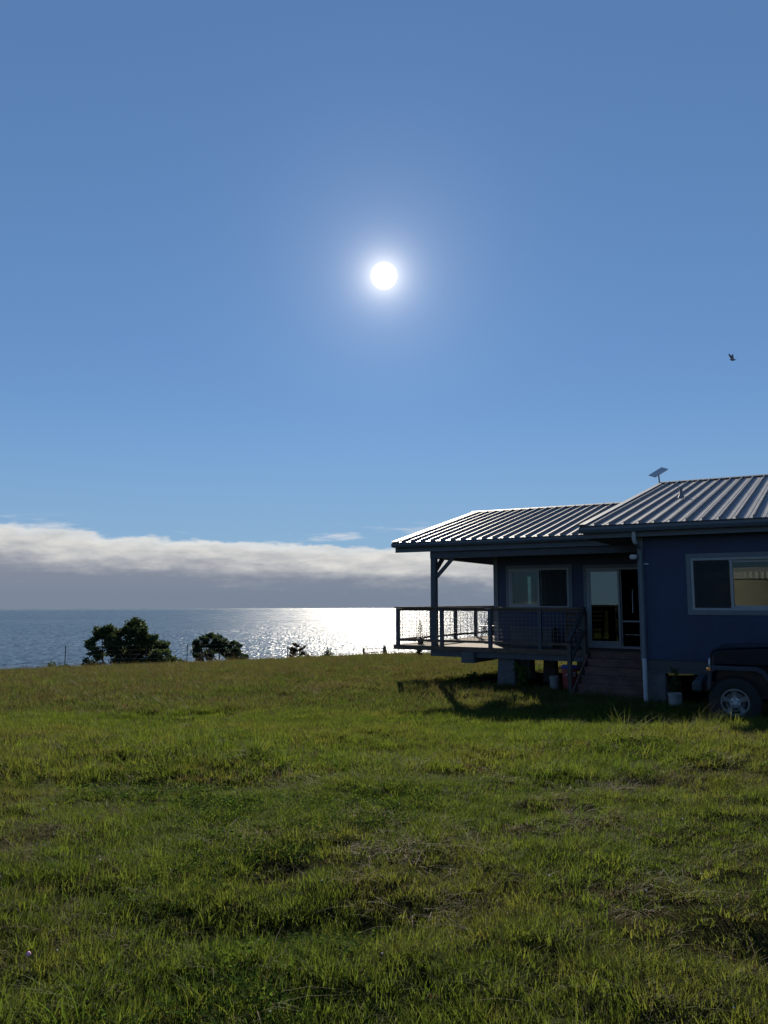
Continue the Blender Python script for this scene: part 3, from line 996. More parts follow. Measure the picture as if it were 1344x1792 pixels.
def wheel(x, y, face, label=None):
    w = empty('wheel', (x, y, wz)); w.parent = car
    if face < 0: pass
    else: w.rotation_euler = (0, 0, R(180))
    ty = MB()
    ty.lathe([(.203, .0), (.225, -.008), (.33, -.012), (.362, .002), (WR, .03), (WR, .20), (.362, .228), (.33, .24), (.225, .236), (.203, .228), (.203, .0)], 40, axis='y')
    autosmooth(ty.build('tyre', M['rubber'], w), 50)
    tr = MB()
    for i in range(30):
        a = 2 * math.pi * i / 30
        for q, off in ((.03, 0), (.12, .1)):
            c, s_ = math.cos(a + off), math.sin(a + off)
            P = Vector((c * (WR + .004), q + .04, s_ * (WR + .004)))
            tr.bar(P + Vector((0, -.035, 0)), P + Vector((0, .04, 0)), .045, .014, up=(c, 0, s_))
    tr.build('tread_blocks', M['rubber'], w)
    rm = MB()
    rm.lathe([(.208, .0), (.208, -.010), (.188, -.012), (.176, .005), (.174, .10), (.19, .20), (.18, .22)], 40, axis='y')
    autosmooth(rm.build('rim', M['alloy'], w), 40)
    for i in range(5):
        a = 2 * math.pi * i / 5 + math.pi / 2 + .05
        sp_ = MB()
        r0, r1 = .055, .184
        w0, w1 = .032, .050
        c, s_ = math.cos(a), math.sin(a)
        def P(r, wv, y): return (c * r - s_ * wv, y, s_ * r + c * wv)
        prof = [(r0, w0, .002), (.108, .031, .010), (.148, .036, .006), (r1, w1 + .008, -.004)]
        b = len(sp_.v)
        for r_, wv, y_ in prof:
            sp_.v += [P(r_, -wv, y_ + .006), P(r_, -wv * .6, y_), P(r_, wv * .6, y_), P(r_, wv, y_ + .006), P(r_, wv, y_ + .04), P(r_, -wv, y_ + .04)]
        for j in range(3):
            for k in range(6):
                q0, q1 = b + j * 6 + k, b + j * 6 + (k + 1) % 6
                sp_.f.append((q0, q1, q1 + 6, q0 + 6))
        sp_.build('spoke', M['alloy'], w)
    hb = MB()
    hb.lathe([(0, -.012), (.034, -.012), (.040, -.004), (.044, .0), (.074, .004), (.080, .014), (.080, .06)], 24, axis='y')
    autosmooth(hb.build('hub', M['hub'], w), 35)
    for i in range(5):
        a = 2 * math.pi * i / 5 + math.pi / 2 + .05
        MB().lathe([(0, -.012), (.011, -.011), (.012, .01)], 6, (math.cos(a) * .057, 0, math.sin(a) * .057), axis='y').build('lug_nut', M['black'], w)
    MB().lathe([(0, .085), (.15, .085), (.155, .10), (.155, .108), (0, .108)], 24, axis='y').build('brake_disc', M['greyp'], w)
    return w


TRK = 1.5
WB = 2.42
wheel(0, -.12, -1)
wheel(WB, -.12, -1)
wheel(0, TRK + .12, 1)
wheel(WB, TRK + .12, 1)
# body
bz = GZ0
body = MB()
body.prism([(-.30, bz + .62), (-.34, bz + .80), (-.30, bz + 1.10), (-.22, bz + 1.15), (.60, bz + 1.20), (.66, bz + 1.22), (2.95, bz + 1.22), (3.0, bz + 1.15), (3.0, bz + .55), (2.85, bz + .52), (2.80, bz + .95), (2.1, bz + .95), (1.98, bz + .50), (.62, bz + .50), (.46, bz + .92), (-.24, bz + .92)], .10, TRK - .10)
body.build('body', M['carpaint'], car, bevel=.02)
hd = MB()
hd.prism([(-.30, bz + 1.101), (-.235, bz + 1.18), (.0, bz + 1.205), (.58, bz + 1.235), (.58, bz + 1.21), (-.22, bz + 1.155)], .16, TRK - .16)
hd.build('bonnet', M['carpaint'], car, bevel=.012)
MB().box(.75, 1.55, .085, .098, bz + .62, bz + 1.20).build('door', M['carpaint'], car, bevel=.004)
MB().box(1.40, 1.50, .068, .084, bz + 1.05, bz + 1.075).build('door_handle', M['black'], car)
# inner wheel wells
MB().box(-.34, .50, .36, .40, bz + .4, bz + .93).build('wheel_well', M['black'], car)
# fender flares: a flat-topped trapezoid arch that stands proud of the body
for x0 in (0, WB):
    for y0, y1 in ((-.16, .098), (TRK - .098, TRK + .16)):
        outer = [(-.385, .56), (-.37, .86), (-.30, .915), (.33, .915), (.44, .86), (.66, .50)]
        inner = [(.585, .50), (.385, .815), (.30, .855), (-.26, .855), (-.315, .82), (-.335, .56)]
        mb = MB()
        n = len(outer)
        poly = [(x0 + a, bz + b) for a, b in outer] + [(x0 + a, bz + b) for a, b in inner]
        mb.prism(poly, y0, y1)
        # replace the two n-gon caps with clean quads
        b = 0
        mb.f = mb.f[2:]
        N = 2 * n
        for i in range(n - 1):
            q = (i, i + 1, N - 2 - i, N - 1 - i)
            mb.f.append(q)
            mb.f.append(tuple(N + k for k in reversed(q)))
        mb.build('fender_flare', M['flare'], car, bevel=.008)
autosmooth(MB().lathe([(0, -.018), (.02, -.016), (.03, -.004), (.03, .012)], 14, (-.355, -.162, bz + .872), axis='y').build('marker_lamp', M['orange'], car))
# front: grille, headlamps, bumper
gf = MB()
gf.box(-.345, -.302, .18, TRK - .18, bz + .66, bz + 1.12)
gf.build('grille_panel', M['carpaint'], car, bevel=.01)
for i in range(7):
    y = TRK / 2 - .30 + i * .1
    MB().box(-.35, -.346, y - .028, y + .028, bz + .74, bz + 1.04).build('grille_slot', M['black'], car)
for y in (.30, TRK - .30):
    lm = MB()
    lm.lathe([(0, -.03), (.07, -.02), (.088, 0), (.088, .02)], 18)
    autosmooth(lm.build('headlamp', M['hub'], car, loc=(-.355, y, bz + .93), rot=(0, R(90), 0)))
MB().box(-.62, -.46, -.05, TRK + .05, bz + .50, bz + .66).build('bumper', M['flare'], car, bevel=.03)
MB().box(-.46, -.30, .35, TRK - .35, bz + .48, bz + .60).build('bumper_mount', M['black'], car)
# cab
MB().prism([(.66, bz + 1.222), (.92, bz + 1.70), (.98, bz + 1.70), (.72, bz + 1.222)], .14, TRK - .14).build('windscreen_frame', M['carpaint'], car)
MB().prism([(.665, bz + 1.27), (.885, bz + 1.67), (.888, bz + 1.67), (.668, bz + 1.27)], .20, TRK - .20).build('windscreen', M['glass'], car)
MB().box(.93, 2.98, .12, TRK - .12, bz + 1.70, bz + 1.78).build('hard_top', M['black'], car, bevel=.03)
for x0, x1 in ((1.56, 1.66), (2.86, 2.97)):
    for y in (.12, TRK - .16):
        MB().box(x0, x1, y, y + .04, bz + 1.222, bz + 1.699).build('pillar', M['black'], car)
MB().box(.10, 2.85, .42, TRK - .42, bz + .42, bz + .58).build('chassis', M['black'], car)
for x in (0, WB):
    MB().tube([(x, .1, wz), (x, TRK - .1, wz)], .05, 10).build('axle', M['black'], car)

# ------------------------------------------------------------------ fence, gate
fence = empty('wire_fence', (-18.8, 46, gz(-18.8, 46)), 0, 'thin metal post and wire fence along the crest of the field', 'fence')
FP = [(-27.5, -.98), (-18.80, -.965), (-11.61, -.865), (-8.51, -.83), (-5.70, -1.0), (-3.34, -1.0), (-1.18, -1.10)]
o0 = fence.location
for x, ztop in FP[:-1]:
    g = gz(x, 46)
    MB().box(-.022, .022, -.012, .012, -.5, ztop - g).build('post', M['black'], fence, loc=(x - o0.x, 0, g - o0.z))
for k in range(5):
    pts = []
    for x, ztop in FP:
        pts.append((x - o0.x, .015, ztop - .06 - .25 * k - o0.z))
    MB().tube(pts, .004, 4).build('wire', M['wire'], fence)
gate = empty('fence_gate', (-1.18, 45.6, gz(-1.18, 45.6)), 0, 'short wooden fence brace of two posts and rails on the crest', 'fence')
g0 = gate.location
ga = lambda x, z: (x - g0.x, 0, z - g0.z)
for x, ztop, w_ in ((-1.19, -1.07, .13), (.03, -1.0, .19)):
    MB().tube([(x - g0.x, 0, -1.0), (x - g0.x, 0, ztop - g0.z)], [w_ / 1.7, w_ / 2], 9).build('post', M['oldwood'], gate)
MB().tube([(.03 - g0.x - .01, 0, -1.0 - g0.z - .02), (.03 - g0.x - .02, 0, -.93 - g0.z)], [.07, .05], 8).build('post_cap', M['oldwood'], gate)
MB().box(.10 - g0.x, .17 - g0.x, -.05, .05, -.9, -1.16 - g0.z).build('splice_post', M['oldwood'], gate)
for z0, z1, w_ in ((-1.08, -1.10, .03), (-1.36, -1.29, .055), (-1.42, -1.42, .028)):
    MB().bar(ga(-1.13, z0), ga(-.03, z1), w_).build('rail', M['oldwood'], gate)
MB().bar(ga(-.99, -1.06), ga(-.99, -1.75), .03).build('upright', M['oldwood'], gate)
MB().bar(ga(.12, -1.26), ga(.34, -1.62), .025).build('stay', M['oldwood'], gate)

# ------------------------------------------------------------------ trees and shrubs on the seaward slope


def leaf_cloud(mb, centre, rx, ry, rz, n, size, rnd, shell=.35):
    for _ in range(n):
        while True:
            q = Vector((rnd.uniform(-1, 1), rnd.uniform(-1, 1), rnd.uniform(-1, 1)))
            if q.length <= 1: break
        if q.length < shell: q = q.normalized() * rnd.uniform(shell, 1)
        c = Vector(centre) + Vector((q.x * rx, q.y * ry, q.z * rz))
        d = Vector((rnd.gauss(0, 1), rnd.gauss(0, 1), rnd.gauss(-.2, .7))).normalized()
        s = d.orthogonal().normalized()
        s.rotate(Matrix.Rotation(rnd.uniform(0, 6.28), 3, d))
        L, W = size * rnd.uniform(.7, 1.4), size * rnd.uniform(.28, .5)
        k = len(mb.v)
        mb.v += [tuple(c), tuple(c + d * L * .5 + s * W), tuple(c + d * L), tuple(c + d * L * .5 - s * W)]
        mb.f.append((k, k + 1, k + 2, k + 3))


def px3(px, py, Y):
    u, v = (px - 672) / FPX, (896 - py) / FPX
    d = Vector((u, math.cos(PITCH) - v * math.sin(PITCH), math.sin(PITCH) + v * math.cos(PITCH)))
    d = d / d.y
    return Vector((d.x * Y, Y, EYE + d.z * Y))


def tree(name, label, Y, base_px, clumps, stems, seed, group=None, n=240, size=.15, mat='tree', depth=1.5, cat='tree'):
    """clumps: (px, py, half width px, half height px)"""
    rnd = random.Random(seed)
    b = px3(base_px, 1190, Y)
    b.z = gz(b.x, b.y)
    root = empty(name, b, 0, label, cat, group)
    lv, br = MB(), MB()
    k = Y / FPX
    tops = []
    for (px, py, hw_, hh) in clumps:
        c = px3(px, py, Y) - b
        c.y += rnd.uniform(-depth, depth)
        hw_, hh = hw_ * 1.1, hh * 1.1
        sub = max(6, int(hw_ * hh / 8))
        for _ in range(sub):
            a, r_ = rnd.uniform(0, 6.28), math.sqrt(rnd.random())
            cc = c + Vector((math.cos(a) * r_ * hw_ * k * .85, rnd.uniform(-.6, .6), math.sin(a) * r_ * hh * k * .85))
            q = rnd.uniform(.5, 1.0)
            leaf_cloud(lv, cc, .27 * q, .34 * q, .20 * q, int(n * .12), size, rnd)
            tops.append((c, cc))
    for i, sx in enumerate(stems):
        foot = Vector((sx * k, rnd.uniform(-.2, .2), -.3))
        for j in range(4):
            c, cc = tops[rnd.randrange(len(tops))]
            mid = foot.lerp(c, .45) + Vector((rnd.uniform(-.25, .25), 0, rnd.uniform(.1, .4)))
            br.tube([foot, mid, c, cc], [.10, .065, .035, .012], 6)
    for c, cc in tops[::2]:
        br.tube([c, c.lerp(cc, .5) + Vector((0, 0, .08)), cc], [.03, .02, .01], 4)
    br.build('trunk', M['bark'], root)
    lv.build('crown', M[mat], root)
    return root


tree('tree', 'larger dark leafy tree with two-lobed crown on the slope at left', 58, 225,
     [(236, 1092, 12, 10), (226, 1103, 14, 9), (250, 1104, 15, 10), (262, 1118, 18, 12), (240, 1122, 22, 12), (272, 1134, 20, 13), (288, 1148, 17, 14), (300, 1160, 14, 8), (186, 1102, 17, 8), (172, 1113, 17, 9), (160, 1126, 10, 8), (197, 1114, 14, 10), (212, 1106, 12, 8),
      (180, 1140, 9, 8), (172, 1150, 8, 6), (210, 1130, 12, 9), (226, 1142, 16, 10), (252, 1146, 20, 14), (203, 1120, 12, 9), (207, 1138, 11, 9), (193, 1143, 9, 8), (215, 1155, 12, 9), (240, 1160, 20, 10), (270, 1160, 20, 10), (196, 1128, 9, 7)],
     (-35, -20, -8, 15, 30), 5, 'trees beyond the crest', n=560)
tree('tree', 'smaller round-topped dark tree between two fence posts on the slope', 60, 385,
     [(373, 1116, 16, 7), (358, 1122, 13, 8), (389, 1122, 15, 8), (350, 1133, 8, 7), (400, 1132, 14, 9), (414, 1142, 13, 9), (424, 1151, 9, 7), (380, 1134, 14, 8), (345, 1150, 9, 8), (362, 1146, 9, 8), (396, 1146, 14, 8), (412, 1155, 13, 6)],
     (-22, -8, 8, 18), 9, 'trees beyond the crest', n=560)
tree('shrub', 'low dark shrub at the foot of the larger tree, on its left', 56, 155,
     [(155, 1158, 11, 6), (148, 1164, 8, 6), (164, 1164, 9, 6)], (-2, 3), 12, n=200, depth=.4, cat='shrub')
tree('shrub', 'tiny dark shrub leaning on the leftmost fence post', 50, 95,
     [(92, 1163, 5, 5), (101, 1168, 8, 5), (123, 1168, 5, 5), (110, 1170, 9, 4)], (0, 4), 13, n=150, depth=.3, size=.12, cat='shrub')
tree('shrub', 'low dark shrub right of the larger tree beside a post', 55, 310,
     [(309, 1158, 8, 5), (302, 1163, 9, 5), (318, 1163, 5, 4)], (0,), 14, n=150, depth=.4, size=.14, cat='shrub')
tree('shrub', 'thin twiggy shrub on the crest beside the lone middle post', 48, 573,
     [(572, 1143, 6, 3), (576, 1147, 8, 3), (568, 1149, 6, 3)], (0,), 15, n=130, depth=.3, size=.1, cat='shrub')

# windswept young conifer


def windswept():
    Y = 50.0
    b = px3(520, 1160, Y); b.z = gz(b.x, b.y)
    root = empty('conifer', b, 0, 'small windswept conifer with upswept branches on the crest right of a post', 'tree')
    k = Y / FPX
    rnd = random.Random(4)
    br, lv = MB(), MB()
    z_of = lambda py: px3(520, py, Y).z - b.z
    tip = Vector((-2 * k, 0, z_of(1126)))
    br.tube([(0, 0, -.2), (0, 0, tip.z * .5), tip], [.06, .04, .012], 6)
    arms = [((-14, 1134)), ((13, 1132)), ((-6, 1126)), ((6, 1136)), ((-12, 1140)), ((12, 1141)), ((17, 1147)), ((-14, 1147)), ((2, 1130)), ((20, 1148)), ((-8, 1133)), ((-2, 1138))]
    for dx, py in arms:
        e = Vector((dx * k, rnd.uniform(-.3, .3), z_of(py)))
        s = Vector((dx * k * .15, 0, max(.2, e.z - abs(dx) * k * .55)))
        br.tube([s, s.lerp(e, .5) - Vector((0, 0, .05)), e], [.025, .018, .006], 5)
        for i in range(16):
            f = rnd.uniform(.25, 1.05)
            leaf_cloud(lv, s.lerp(e, f), .07, .07, .05, 9, .10, rnd, .1)
    for i in range(26):
        leaf_cloud(lv, (rnd.uniform(-10, 13) * k, rnd.uniform(-.3, .3), z_of(rnd.uniform(1141, 1152))), .14, .14, .09, 10, .10, rnd, .1)
    br.build('trunk', M['bark'], root)
    lv.build('crown', M['conifer'], root)


windswept()

# leafy sprig seen under the deck corner, and tall weeds by the pier


def weed(x, y, h, n, label, mat='weed', leaf=.11, group=None):
    z = gz(x, y)
    root = empty('weed', (x, y, z), random.uniform(0, 6), label, 'weed', group)
    rnd = random.Random(int(x * 977 + y * 131))
    st_, lv = MB(), MB()
    for i in range(n):
        a = rnd.uniform(0, 6.28)
        lean = rnd.uniform(.05, .3) * h
        hh = h * rnd.uniform(.6, 1)
        top = Vector((math.cos(a) * lean, math.sin(a) * lean, hh))
        mid = Vector((math.cos(a) * lean * .3, math.sin(a) * lean * .3, hh * .55))
        st_.tube([(0, 0, -.03), mid, top], [.008, .006, .003], 5)
        for j in range(9):
            f = rnd.uniform(.25, 1)
            c = mid.lerp(top, (f - .5) * 2) if f > .5 else Vector((0, 0, 0)).lerp(mid, f * 2)
            leaf_cloud(lv, c, .04, .04, .03, 3, leaf, rnd, .05)
    st_.build('stem', M['weed'], root)
    lv.build('leaves', M[mat], root)


weed(px3(735, 1150, 40).x, 40, .62, 4, 'dark leafy sprig showing just below the deck corner', 'tree', .14)
p = hw(-3.3, 2.0); weed(p.x, p.y, .62, 6, 'tall sunlit weed right of the nearest deck pier')
p = hw(-4.5, 1.7); weed(p.x, p.y, .4, 5, 'low weed left of the nearest deck pier')
p = hw(.62, -.3); weed(p.x, p.y, .75, 4, 'thin dark weed against the foundation beam above the white bucket', 'tree')

# ------------------------------------------------------------------ bird


def bird():
    c = px3(1282.5, 629.5, 32)
    root = empty('bird', c, R(172), 'grey dove-like bird flying with raised wings in the clear sky', 'bird')
    # body axis along +x (head at +x); rz turns the head to the left
    mb = MB()
    prof = [(-.155, .004), (-.13, .014), (-.09, .022), (-.05, .034), (0, .042), (.045, .038), (.075, .026), (.095, .024), (.112, .022), (.126, .012), (.142, .003)]
    n = 10
    b = len(mb.v)
    for x, r in prof:
        zc = -.012 * math.cos(x * 12) + (.015 if x > .08 else 0)
        for k in range(n):
            a = 2 * math.pi * k / n
            flat = .4 if x < -.1 else 1.0
            mb.v.append((x, r * math.cos(a) * (1.7 if x < -.1 else 1), zc + r * math.sin(a) * flat))
    for i in range(len(prof) - 1):
        for k in range(n):
            q, w_ = b + i * n + k, b + i * n + (k + 1) % n
            mb.f.append((q, w_, w_ + n, q + n))
    mb.f.append(tuple(b + k for k in reversed(range(n))))
    mb.f.append(tuple(b + (len(prof) - 1) * n + k for k in range(n)))
    for side, tipx, tipy, tipz in ((1, .19, .12, .24), (-1, -.045, -.10, .285)):
        # wing as a thin tapered blade of five stations
        st = []
        for f, ch in ((0, .115), (.25, .11), (.5, .095), (.75, .07), (.92, .04), (1.0, .012)):
            px_ = .02 + (tipx - .02) * f + .018 * math.sin(f * 3.1)
            st.append((Vector((px_, side * .02 + (tipy - side * .02) * f, .018 + (tipz - .018) * (f ** .92))), ch))
        b = len(mb.v)
        for p_, ch in st:
            th_ = .006 * (ch / .1) + .0015
            for dx, dy in ((ch * .45, 0), (0, th_), (-ch * .6, 0), (0, -th_)):
                mb.v.append((p_.x + dx, p_.y + dy, p_.z - (0.25 * dx if dx < 0 else 0)))
        for i in range(len(st) - 1):
            for k in range(4):
                q, w_ = b + i * 4 + k, b + i * 4 + (k + 1) % 4
                mb.f.append((q, w_, w_ + 4, q + 4))
        mb.f.append(tuple(b + (len(st) - 1) * 4 + k for k in range(4)))
    mb.build('body', M['feather'], root, smooth=True)


bird()

# ------------------------------------------------------------------ water tank uphill behind the camera (mirrored in the main window)
tx, ty_ = -9.9, -10.2
tz = gz(tx, ty_) - .35
tank = empty('water_tank', (tx, ty_, tz), 0, 'tan round water tank with ribbed metal roof, mirrored in the main window', 'water tank')
HT = 2.85 - tz
autosmooth(MB().lathe([(0, 0), (2.6, 0), (2.6, HT), (0, HT)], 48).build('wall', M['tank'], tank))
rf = MB()
nb = 128
for i in range(nb):
    a = 2 * math.pi * i / nb
    r = 2.72 + (.03 if i % 2 else -.03)
    rf.v += [(r * math.cos(a), r * math.sin(a), HT - .04), (r * math.cos(a), r * math.sin(a), HT + .30), (1.2 * math.cos(a), 1.2 * math.sin(a), HT + .60), (.02 * math.cos(a), .02 * math.sin(a), HT + .66)]
for i in range(nb):
    j = (i + 1) % nb
    for k in range(3):
        rf.f.append((i * 4 + k, j * 4 + k, j * 4 + k + 1, i * 4 + k + 1))
rf.build('roof', M['tankroof'], tank)

# ------------------------------------------------------------------ grass
LIB = bpy.data.collections.new('grass_library')        # not linked into the scene: used only as instances


def tuft_mesh(name, n, hmin, hmax, spread, width, bend, rnd, mat, seg=3, flat=0.0):
    v, f = [], []
    for _ in range(n):
        a = rnd.uniform(0, 6.283)
        r = spread * math.sqrt(rnd.random())
        bx, by = r * math.cos(a), r * math.sin(a)
        h = rnd.uniform(hmin, hmax)
        da = a + rnd.gauss(0, 1.0)
        bnd = h * bend * rnd.uniform(.25, 1.3)
        w = width * rnd.uniform(.7, 1.3)
        sx, sy = -math.sin(da + rnd.uniform(-.6, .6)), math.cos(da)
        k = len(v)
        for i in range(seg + 1):
            t_ = i / seg
            cx = bx + math.cos(da) * bnd * t_ ** 1.8
            cy = by + math.sin(da) * bnd * t_ ** 1.8
            z = h * (t_ - (.35 + flat) * bend * .5 * t_ ** 2.5) - .01
            ww = w * (1 - t_ ** 1.6) * .5
            if i < seg:
                v += [(cx - sx * ww, cy - sy * ww, z), (cx + sx * ww, cy + sy * ww, z)]
            else:
                v.append((cx, cy, z))
        for i in range(seg - 1):
            q = k + i * 2
            f.append((q, q + 1, q + 3, q + 2))
        q = k + (seg - 1) * 2
        f.append((q, q + 1, q + 2))
    me_ = bpy.data.meshes.new(name)
    me_.from_pydata(v, [], f)
    me_.materials.append(mat)
    return me_


def lib(prefix, metas):
    c = bpy.data.collections.new(prefix)
    for i, m_ in enumerate(metas):
        o = bpy.data.objects.new('%s_%02d' % (prefix, i), m_)
        c.objects.link(o)
    return c


rg = random.Random(21)
C_short = lib('tuft_short', [tuft_mesh('t', 34, .03, .075, .085, .0042, .9, rg, M['grass']) for _ in range(5)] +
              [tuft_mesh('t', 26, .02, .05, .09, .0040, 1.2, rg, M['grass_dry']) for _ in range(1)])
C_mid = lib('tuft_mid', [tuft_mesh('t', 30, .06, .13, .075, .0050, .8, rg, M['grass']) for _ in range(5)])
C_long = lib('tuft_long', [tuft_mesh('t', 22, .12, .26, .09, .0062, 1.15, rg, M['grass'], 5, .25) for _ in range(4)])
C_far = lib('tuft_far', [tuft_mesh('t', 44, .05, .13, .17, .011, .7, rg, M['grass'], 2) for _ in range(5)] +
            [tuft_mesh('t', 34, .05, .13, .17, .010, .9, rg, M['grass_dry'], 2)])
C_pasture = lib('tuft_pasture', [tuft_mesh('t', 44, .05, .13, .17, .011, .7, rg, M['pasture'], 2) for _ in range(5)] +
                [tuft_mesh('t', 34, .07, .16, .17, .010, .9, rg, M['grass_dry'], 2) for _ in range(1)])
C_stalk = lib('tuft_stalk', [tuft_mesh('t', 12, .25, .75, .22, .009, .35, rg, M['grass_dry'], 4) for _ in range(3)] +
              [tuft_mesh('t', 14, .2, .55, .2, .011, .5, rg, M['grass'], 4) for _ in range(2)])


def rosette_mesh(n, rnd, mat):
    v, f = [], []
    for _ in range(n):
        a, r = rnd.uniform(0, 6.283), .09 * math.sqrt(rnd.random())
        c = Vector((r * math.cos(a), r * math.sin(a), rnd.uniform(.012, .05)))
        nrm = Vector((rnd.gauss(0, .45), rnd.gauss(0, .45), 1)).normalized()
        u = nrm.orthogonal().normalized()
        u.rotate(Matrix.Rotation(rnd.uniform(0, 6.28), 3, nrm))
        w_ = nrm.cross(u)
        L, W = rnd.uniform(.009, .017), rnd.uniform(.006, .011)
        k = len(v)
        v += [tuple(c), tuple(c + u * L * .55 + w_ * W), tuple(c + u * L * 1.25), tuple(c + u * L * .55 - w_ * W)]
        f.append((k, k + 1, k + 2, k + 3))
    me_ = bpy.data.meshes.new('rosette')
    me_.from_pydata(v, [], f)
    me_.materials.append(mat)
    return me_


C_thatch = lib('tuft_thatch', [tuft_mesh('t', 16, .05, .10, .10, .0032, 2.6, rg, M['grass_dry'], 3, .3) for _ in range(4)])
C_weed = lib('rosette', [rosette_mesh(46, rg, M['weed']) for _ in range(4)])
fl = MB().lathe([(0, 0), (.003, .001), (.0045, .004), (.002, .007), (0, .008)], 6)
C_flower = lib('flower', [fl.mesh('f', M['clover'])])
fl2 = MB().lathe([(0, 0), (.010, .003), (.013, .011), (.006, .019), (0, .02)], 7)
C_pink = lib('pink', [fl2.mesh('f', M['pinkf'])])


def scatter(name, coll, pts, scale, label, cat='grass', tilt=.15):
    """pts (n,3): a mesh of points with a 'scale' attribute, instanced by geometry nodes"""
    n = len(pts)
    m_ = bpy.data.meshes.new(name)
    m_.from_pydata(pts.tolist(), [], [])
    at_ = m_.attributes.new('tuft_scale', 'FLOAT_VECTOR', 'POINT')
    at_.data.foreach_set('vector', np.asarray(scale, np.float32).reshape(-1))
    rot = np.stack([RNG.normal(0, tilt, n), RNG.normal(0, tilt, n), RNG.uniform(0, 6.283, n)], -1).astype(np.float32)
    ar = m_.attributes.new('tuft_rot', 'FLOAT_VECTOR', 'POINT')
    ar.data.foreach_set('vector', rot.reshape(-1))
    o = put(name, m_)
    tag(o, label, cat, kind='stuff')
    g = bpy.data.node_groups.new(name, 'GeometryNodeTree')
    g.interface.new_socket('Geometry', in_out='INPUT', socket_type='NodeSocketGeometry')
    g.interface.new_socket('Geometry', in_out='OUTPUT', socket_type='NodeSocketGeometry')
    gi, go = g.nodes.new('NodeGroupInput'), g.nodes.new('NodeGroupOutput')
    ci = g.nodes.new('GeometryNodeCollectionInfo')
    ci.inputs['Collection'].default_value = coll
    ci.inputs['Separate Children'].default_value = True
    ci.inputs['Reset Children'].default_value = True
    ip = g.nodes.new('GeometryNodeInstanceOnPoints')
    ip.inputs['Pick Instance'].default_value = True
    for nm, sock, ty in (('tuft_scale', 'Scale', 'FLOAT_VECTOR'), ('tuft_rot', 'Rotation', 'FLOAT_VECTOR')):
        na_ = g.nodes.new('GeometryNodeInputNamedAttribute')
        na_.data_type = ty
        na_.inputs['Name'].default_value = nm
        if sock == 'Rotation':
            e = g.nodes.new('FunctionNodeEulerToRotation')
            g.links.new(na_.outputs['Attribute'], e.inputs[0])
            g.links.new(e.outputs[0], ip.inputs['Rotation'])
        else:
            g.links.new(na_.outputs['Attribute'], ip.inputs['Scale'])
    g.links.new(gi.outputs[0], ip.inputs['Points'])
    g.links.new(ci.outputs[0], ip.inputs['Instance'])
    g.links.new(ip.outputs[0], go.inputs[0])
    md = o.modifiers.new('scatter', 'NODES')
    md.node_group = g
    return o


def wedge(n, y0, y1, margin=1.35, side=1.0):
    """points spread evenly over the field of view (widened) between two distances"""
    y = np.sqrt(RNG.uniform(y0 * y0, y1 * y1, n))
    half = .5 * y * margin + side
    x = RNG.uniform(-1, 1, n) * half
    return x, y


def blocked(x, y):
    """under the main block and the wing nothing grows; bare earth by the deck piers"""
    c, s_ = math.cos(HROT), math.sin(HROT)
    dx, dy = x - OX, y - OY
    ls, lt_ = dx * c + dy * s_, -dx * s_ + dy * c
    a = (ls > .1) & (lt_ > .5) & (lt_ < 16.5)
    b = (ls > -5.6) & (ls <= .1) & (lt_ > 3.6) & (lt_ < 12)
    bare = (ls > -6.6) & (ls < -1.5) & (lt_ > 2.0) & (lt_ <= 3.6)
    st = (ls > -1.75) & (ls < 0) & (lt_ > .75) & (lt_ <= 3.6)
    cc, cs = math.cos(R(-26)), math.sin(R(-26))
    ex, ey = x - WX, y - WY
    cx, cy = ex * cc + ey * cs, -ex * cs + ey * cc
    carw = (np.abs(cx) < .42) & (np.abs(cy) < .16)
    return a | b | st | carw | (bare & (RNG.random(len(x)) < .8))


def field(y0, y1, dens, margin=1.35, side=1.0):
    area = (y1 * y1 - y0 * y0) * .5 * margin + 2 * side * (y1 - y0)
    x, y = wedge(int(area * dens), y0, y1, margin, side)
    k = ~blocked(x, y)
    return x[k], y[k]


def lay(name, coll, x, y, hs, ws, label, tilt=.15, lift=0.0):
    z = ground_z(x, y) + lift
    n = len(x)
    j = RNG.uniform(.75, 1.3, n)
    sc_ = np.stack([ws * j, ws * j, hs * RNG.uniform(.75, 1.25, n)], -1)
    return scatter(name, coll, np.stack([x, y, z], -1), sc_, label, tilt=tilt)


def patch(x, y):
    return fbm(x * .55 + 3, y * .55, 41, 3), fbm(x * 1.9, y * 1.9 + 7, 57, 3)


# near turf
x, y = field(.6, 7.5, 300, 1.3, 3.2)
big, small = patch(x, y)
k = (small > .36) | (RNG.random(len(x)) < .35)
x, y, big, small = x[k], y[k], big[k], small[k]
lay('turf_grass', C_short, x, y, .65 + 1.0 * np.clip(big - .3, 0, 1), .9 + 0 * x, 'short green turf in the foreground')
x, y = field(.6, 7.5, 150, 1.3, 3.2)
big, small = patch(x, y)
k = (big + .7 * small > .86) | (RNG.random(len(x)) < .12)
x, y, big = x[k], y[k], big[k]
lay('tuft_grass', C_mid, x, y, .5 + .8 * np.clip(big - .35, 0, 1), .95 + 0 * x, 'taller green tufts in the foreground')
x, y = field(.6, 9, 90, 1.3, 3.2)
big, small = patch(x - 23, y + 11)
k = (small + .35 * big > .82) | (RNG.random(len(x)) < .1)
lay('dry_thatch', C_thatch, x[k], y[k], 1.0 + 0 * x[k], 1.0 + 0 * x[k], 'flattened dry thatch in the foreground turf', lift=.006)
x, y = field(.6, 9, 70, 1.3, 3.2)
big, small = patch(x + 17, y + 5)
k = (big + .5 * small > .90)
lay('clover_leaves', C_weed, x[k], y[k], 1.0 + 0 * x[k], 1.0 + 0 * x[k], 'clover and low broad leaves in the foreground turf', lift=.01)
